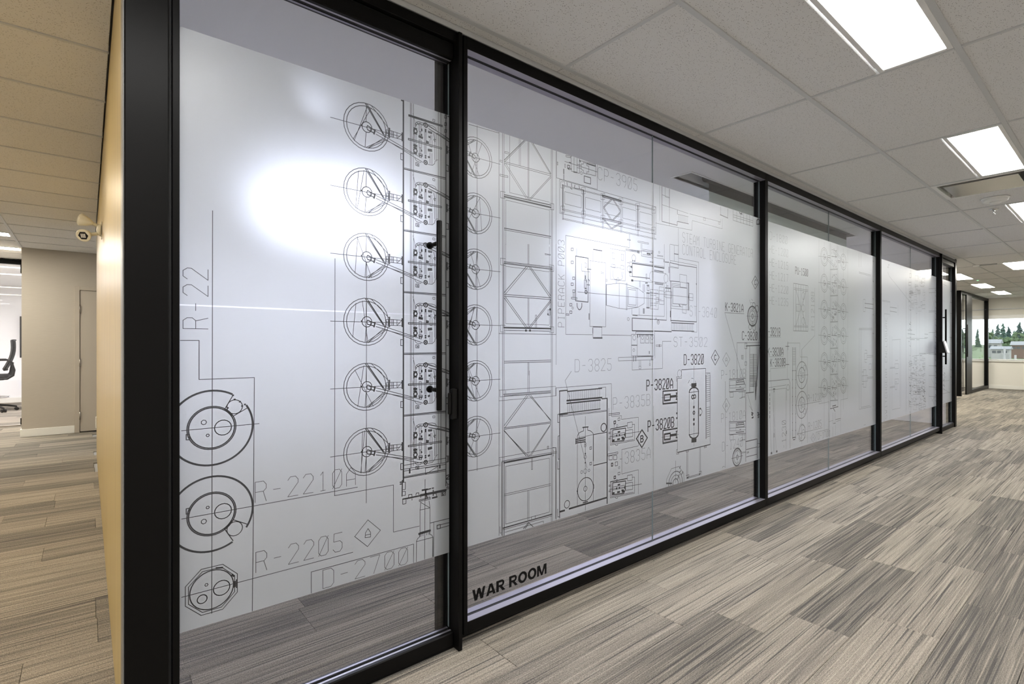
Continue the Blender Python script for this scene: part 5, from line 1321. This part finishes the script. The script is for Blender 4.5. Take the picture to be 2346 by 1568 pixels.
# viewing rays through the window run between y = 0.10 x and y = 0.175 x
order=['first','second','third','fourth','fifth','sixth','seventh','eighth','ninth','tenth','eleventh','twelfth','thirteenth','fourteenth','fifteenth']
N_=15
for k in range(N_):
    yr=0.178-0.0055*k; x=(305,345,322,360)[k%4]+rt.uniform(-5,5); top=CAMZ+rt.uniform(32,54)/FPX*x*0.735
    h=top-ground_z(x)+0.3; conifer(x,yr*x,h,h*rt.uniform(0.20,0.26),k%2,'%s dark conifer from the left on the skyline, %s'%(order[k],side(yr)))
for k in range(8):
    yr=0.176-0.0098*k; x=(252,270)[k%2]; top=CAMZ+rt.uniform(6,34)/FPX*x*0.735
    h=top-ground_z(x)+0.3; broadleaf(x,yr*x,h,min(h*0.36,1.9),2,'%s mid green tree from the left below the skyline, %s'%(order[k],side(yr)))
for k in range(8):
    yr=0.172-0.0092*k; x=(74,88)[k%2]; top=CAMZ-rt.uniform(10,30)/FPX*x*0.735
    h=top-ground_z(x)+0.3; broadleaf(x,yr*x,h,0.62,3,'%s bright green young tree from the left above the sill, %s'%(order[k],side(yr)))
for k in range(9):      # the same tree line goes on to the other side, where the far glass mirrors it
    yr=-0.085-0.012*k; x=330; top=CAMZ+rt.uniform(32,50)/FPX*x*0.735
    h=top-ground_z(x)+0.3; conifer(x,yr*x,h,h*0.15,k%2,'dark conifer further along the hillside, seen mirrored in the far glass')
RF=pmat('house_roof_grey',(0.16,0.165,0.18),0.8); HW=pmat('house_white_siding',(0.22,0.215,0.21),0.7); WN=pmat('house_window_dark',(0.03,0.035,0.04),0.3); BR=pmat('house_brown_siding',(0.10,0.06,0.045),0.8)
def house(x,yr,w,d_,zb,h,rh,wall_m,label):
    r_=tag(empty('house',(x,yr*x,zb)),label,'house','houses outside the far window')
    MB().box(-d_/2,d_/2,-w/2,w/2,-3.5,h).build('walls',wall_m,r_)
    rf=MB(); e=0.35
    P=[(-d_/2-e,-w/2-e,h),(-d_/2-e,w/2+e,h),(d_/2+e,w/2+e,h),(d_/2+e,-w/2-e,h),(0,-w/2-e,h+rh),(0,w/2+e,h+rh)]
    rf.v=P
    for f in ((0,1,5,4),(2,3,4,5),(0,4,3),(1,2,5),(0,3,2,1)): rf.f.append(f); rf.mi.append(0); rf.sm.append(False)
    rf.build('roof',RF,r_)
    for s in (-0.28,0.05,0.33): MB().box(-d_/2-0.04,-d_/2+0.02,w*s-0.4,w*s+0.4,h*0.35,h*0.75).build('window',WN,r_)
house(232,0.1345,4.2,5,-0.6,2.3,1.3,HW,'white house with a pale grey roof nearest to the black office post')
house(196,0.1250,3.6,4,-1.7,1.7,0.8,HW,'low white house lower on the slope, middle of the far window')
house(228,0.1055,3.6,5,-0.8,1.9,1.2,BR,'brown house with a pale roof near the right edge')
for x,yr,hh_ in ((60,0.1215,0.5),(62,0.1105,-0.1)):
    r_=tag(empty('utility_pole',(x,yr*x,ground_z(x)-0.2)),'slim pale utility pole among the trees'+(' by the middle house' if hh_>0 else ' near the right edge of the window'),'pole')
    hh=CAMZ-ground_z(x)+hh_-0.6
    MB().tube([(0,0,0),(0,0,hh)],0.07,8).build('shaft',HW,r_); MB().box(-0.04,0.04,-0.3,0.3,hh-0.5,hh-0.42).build('crossarm',HW,r_)
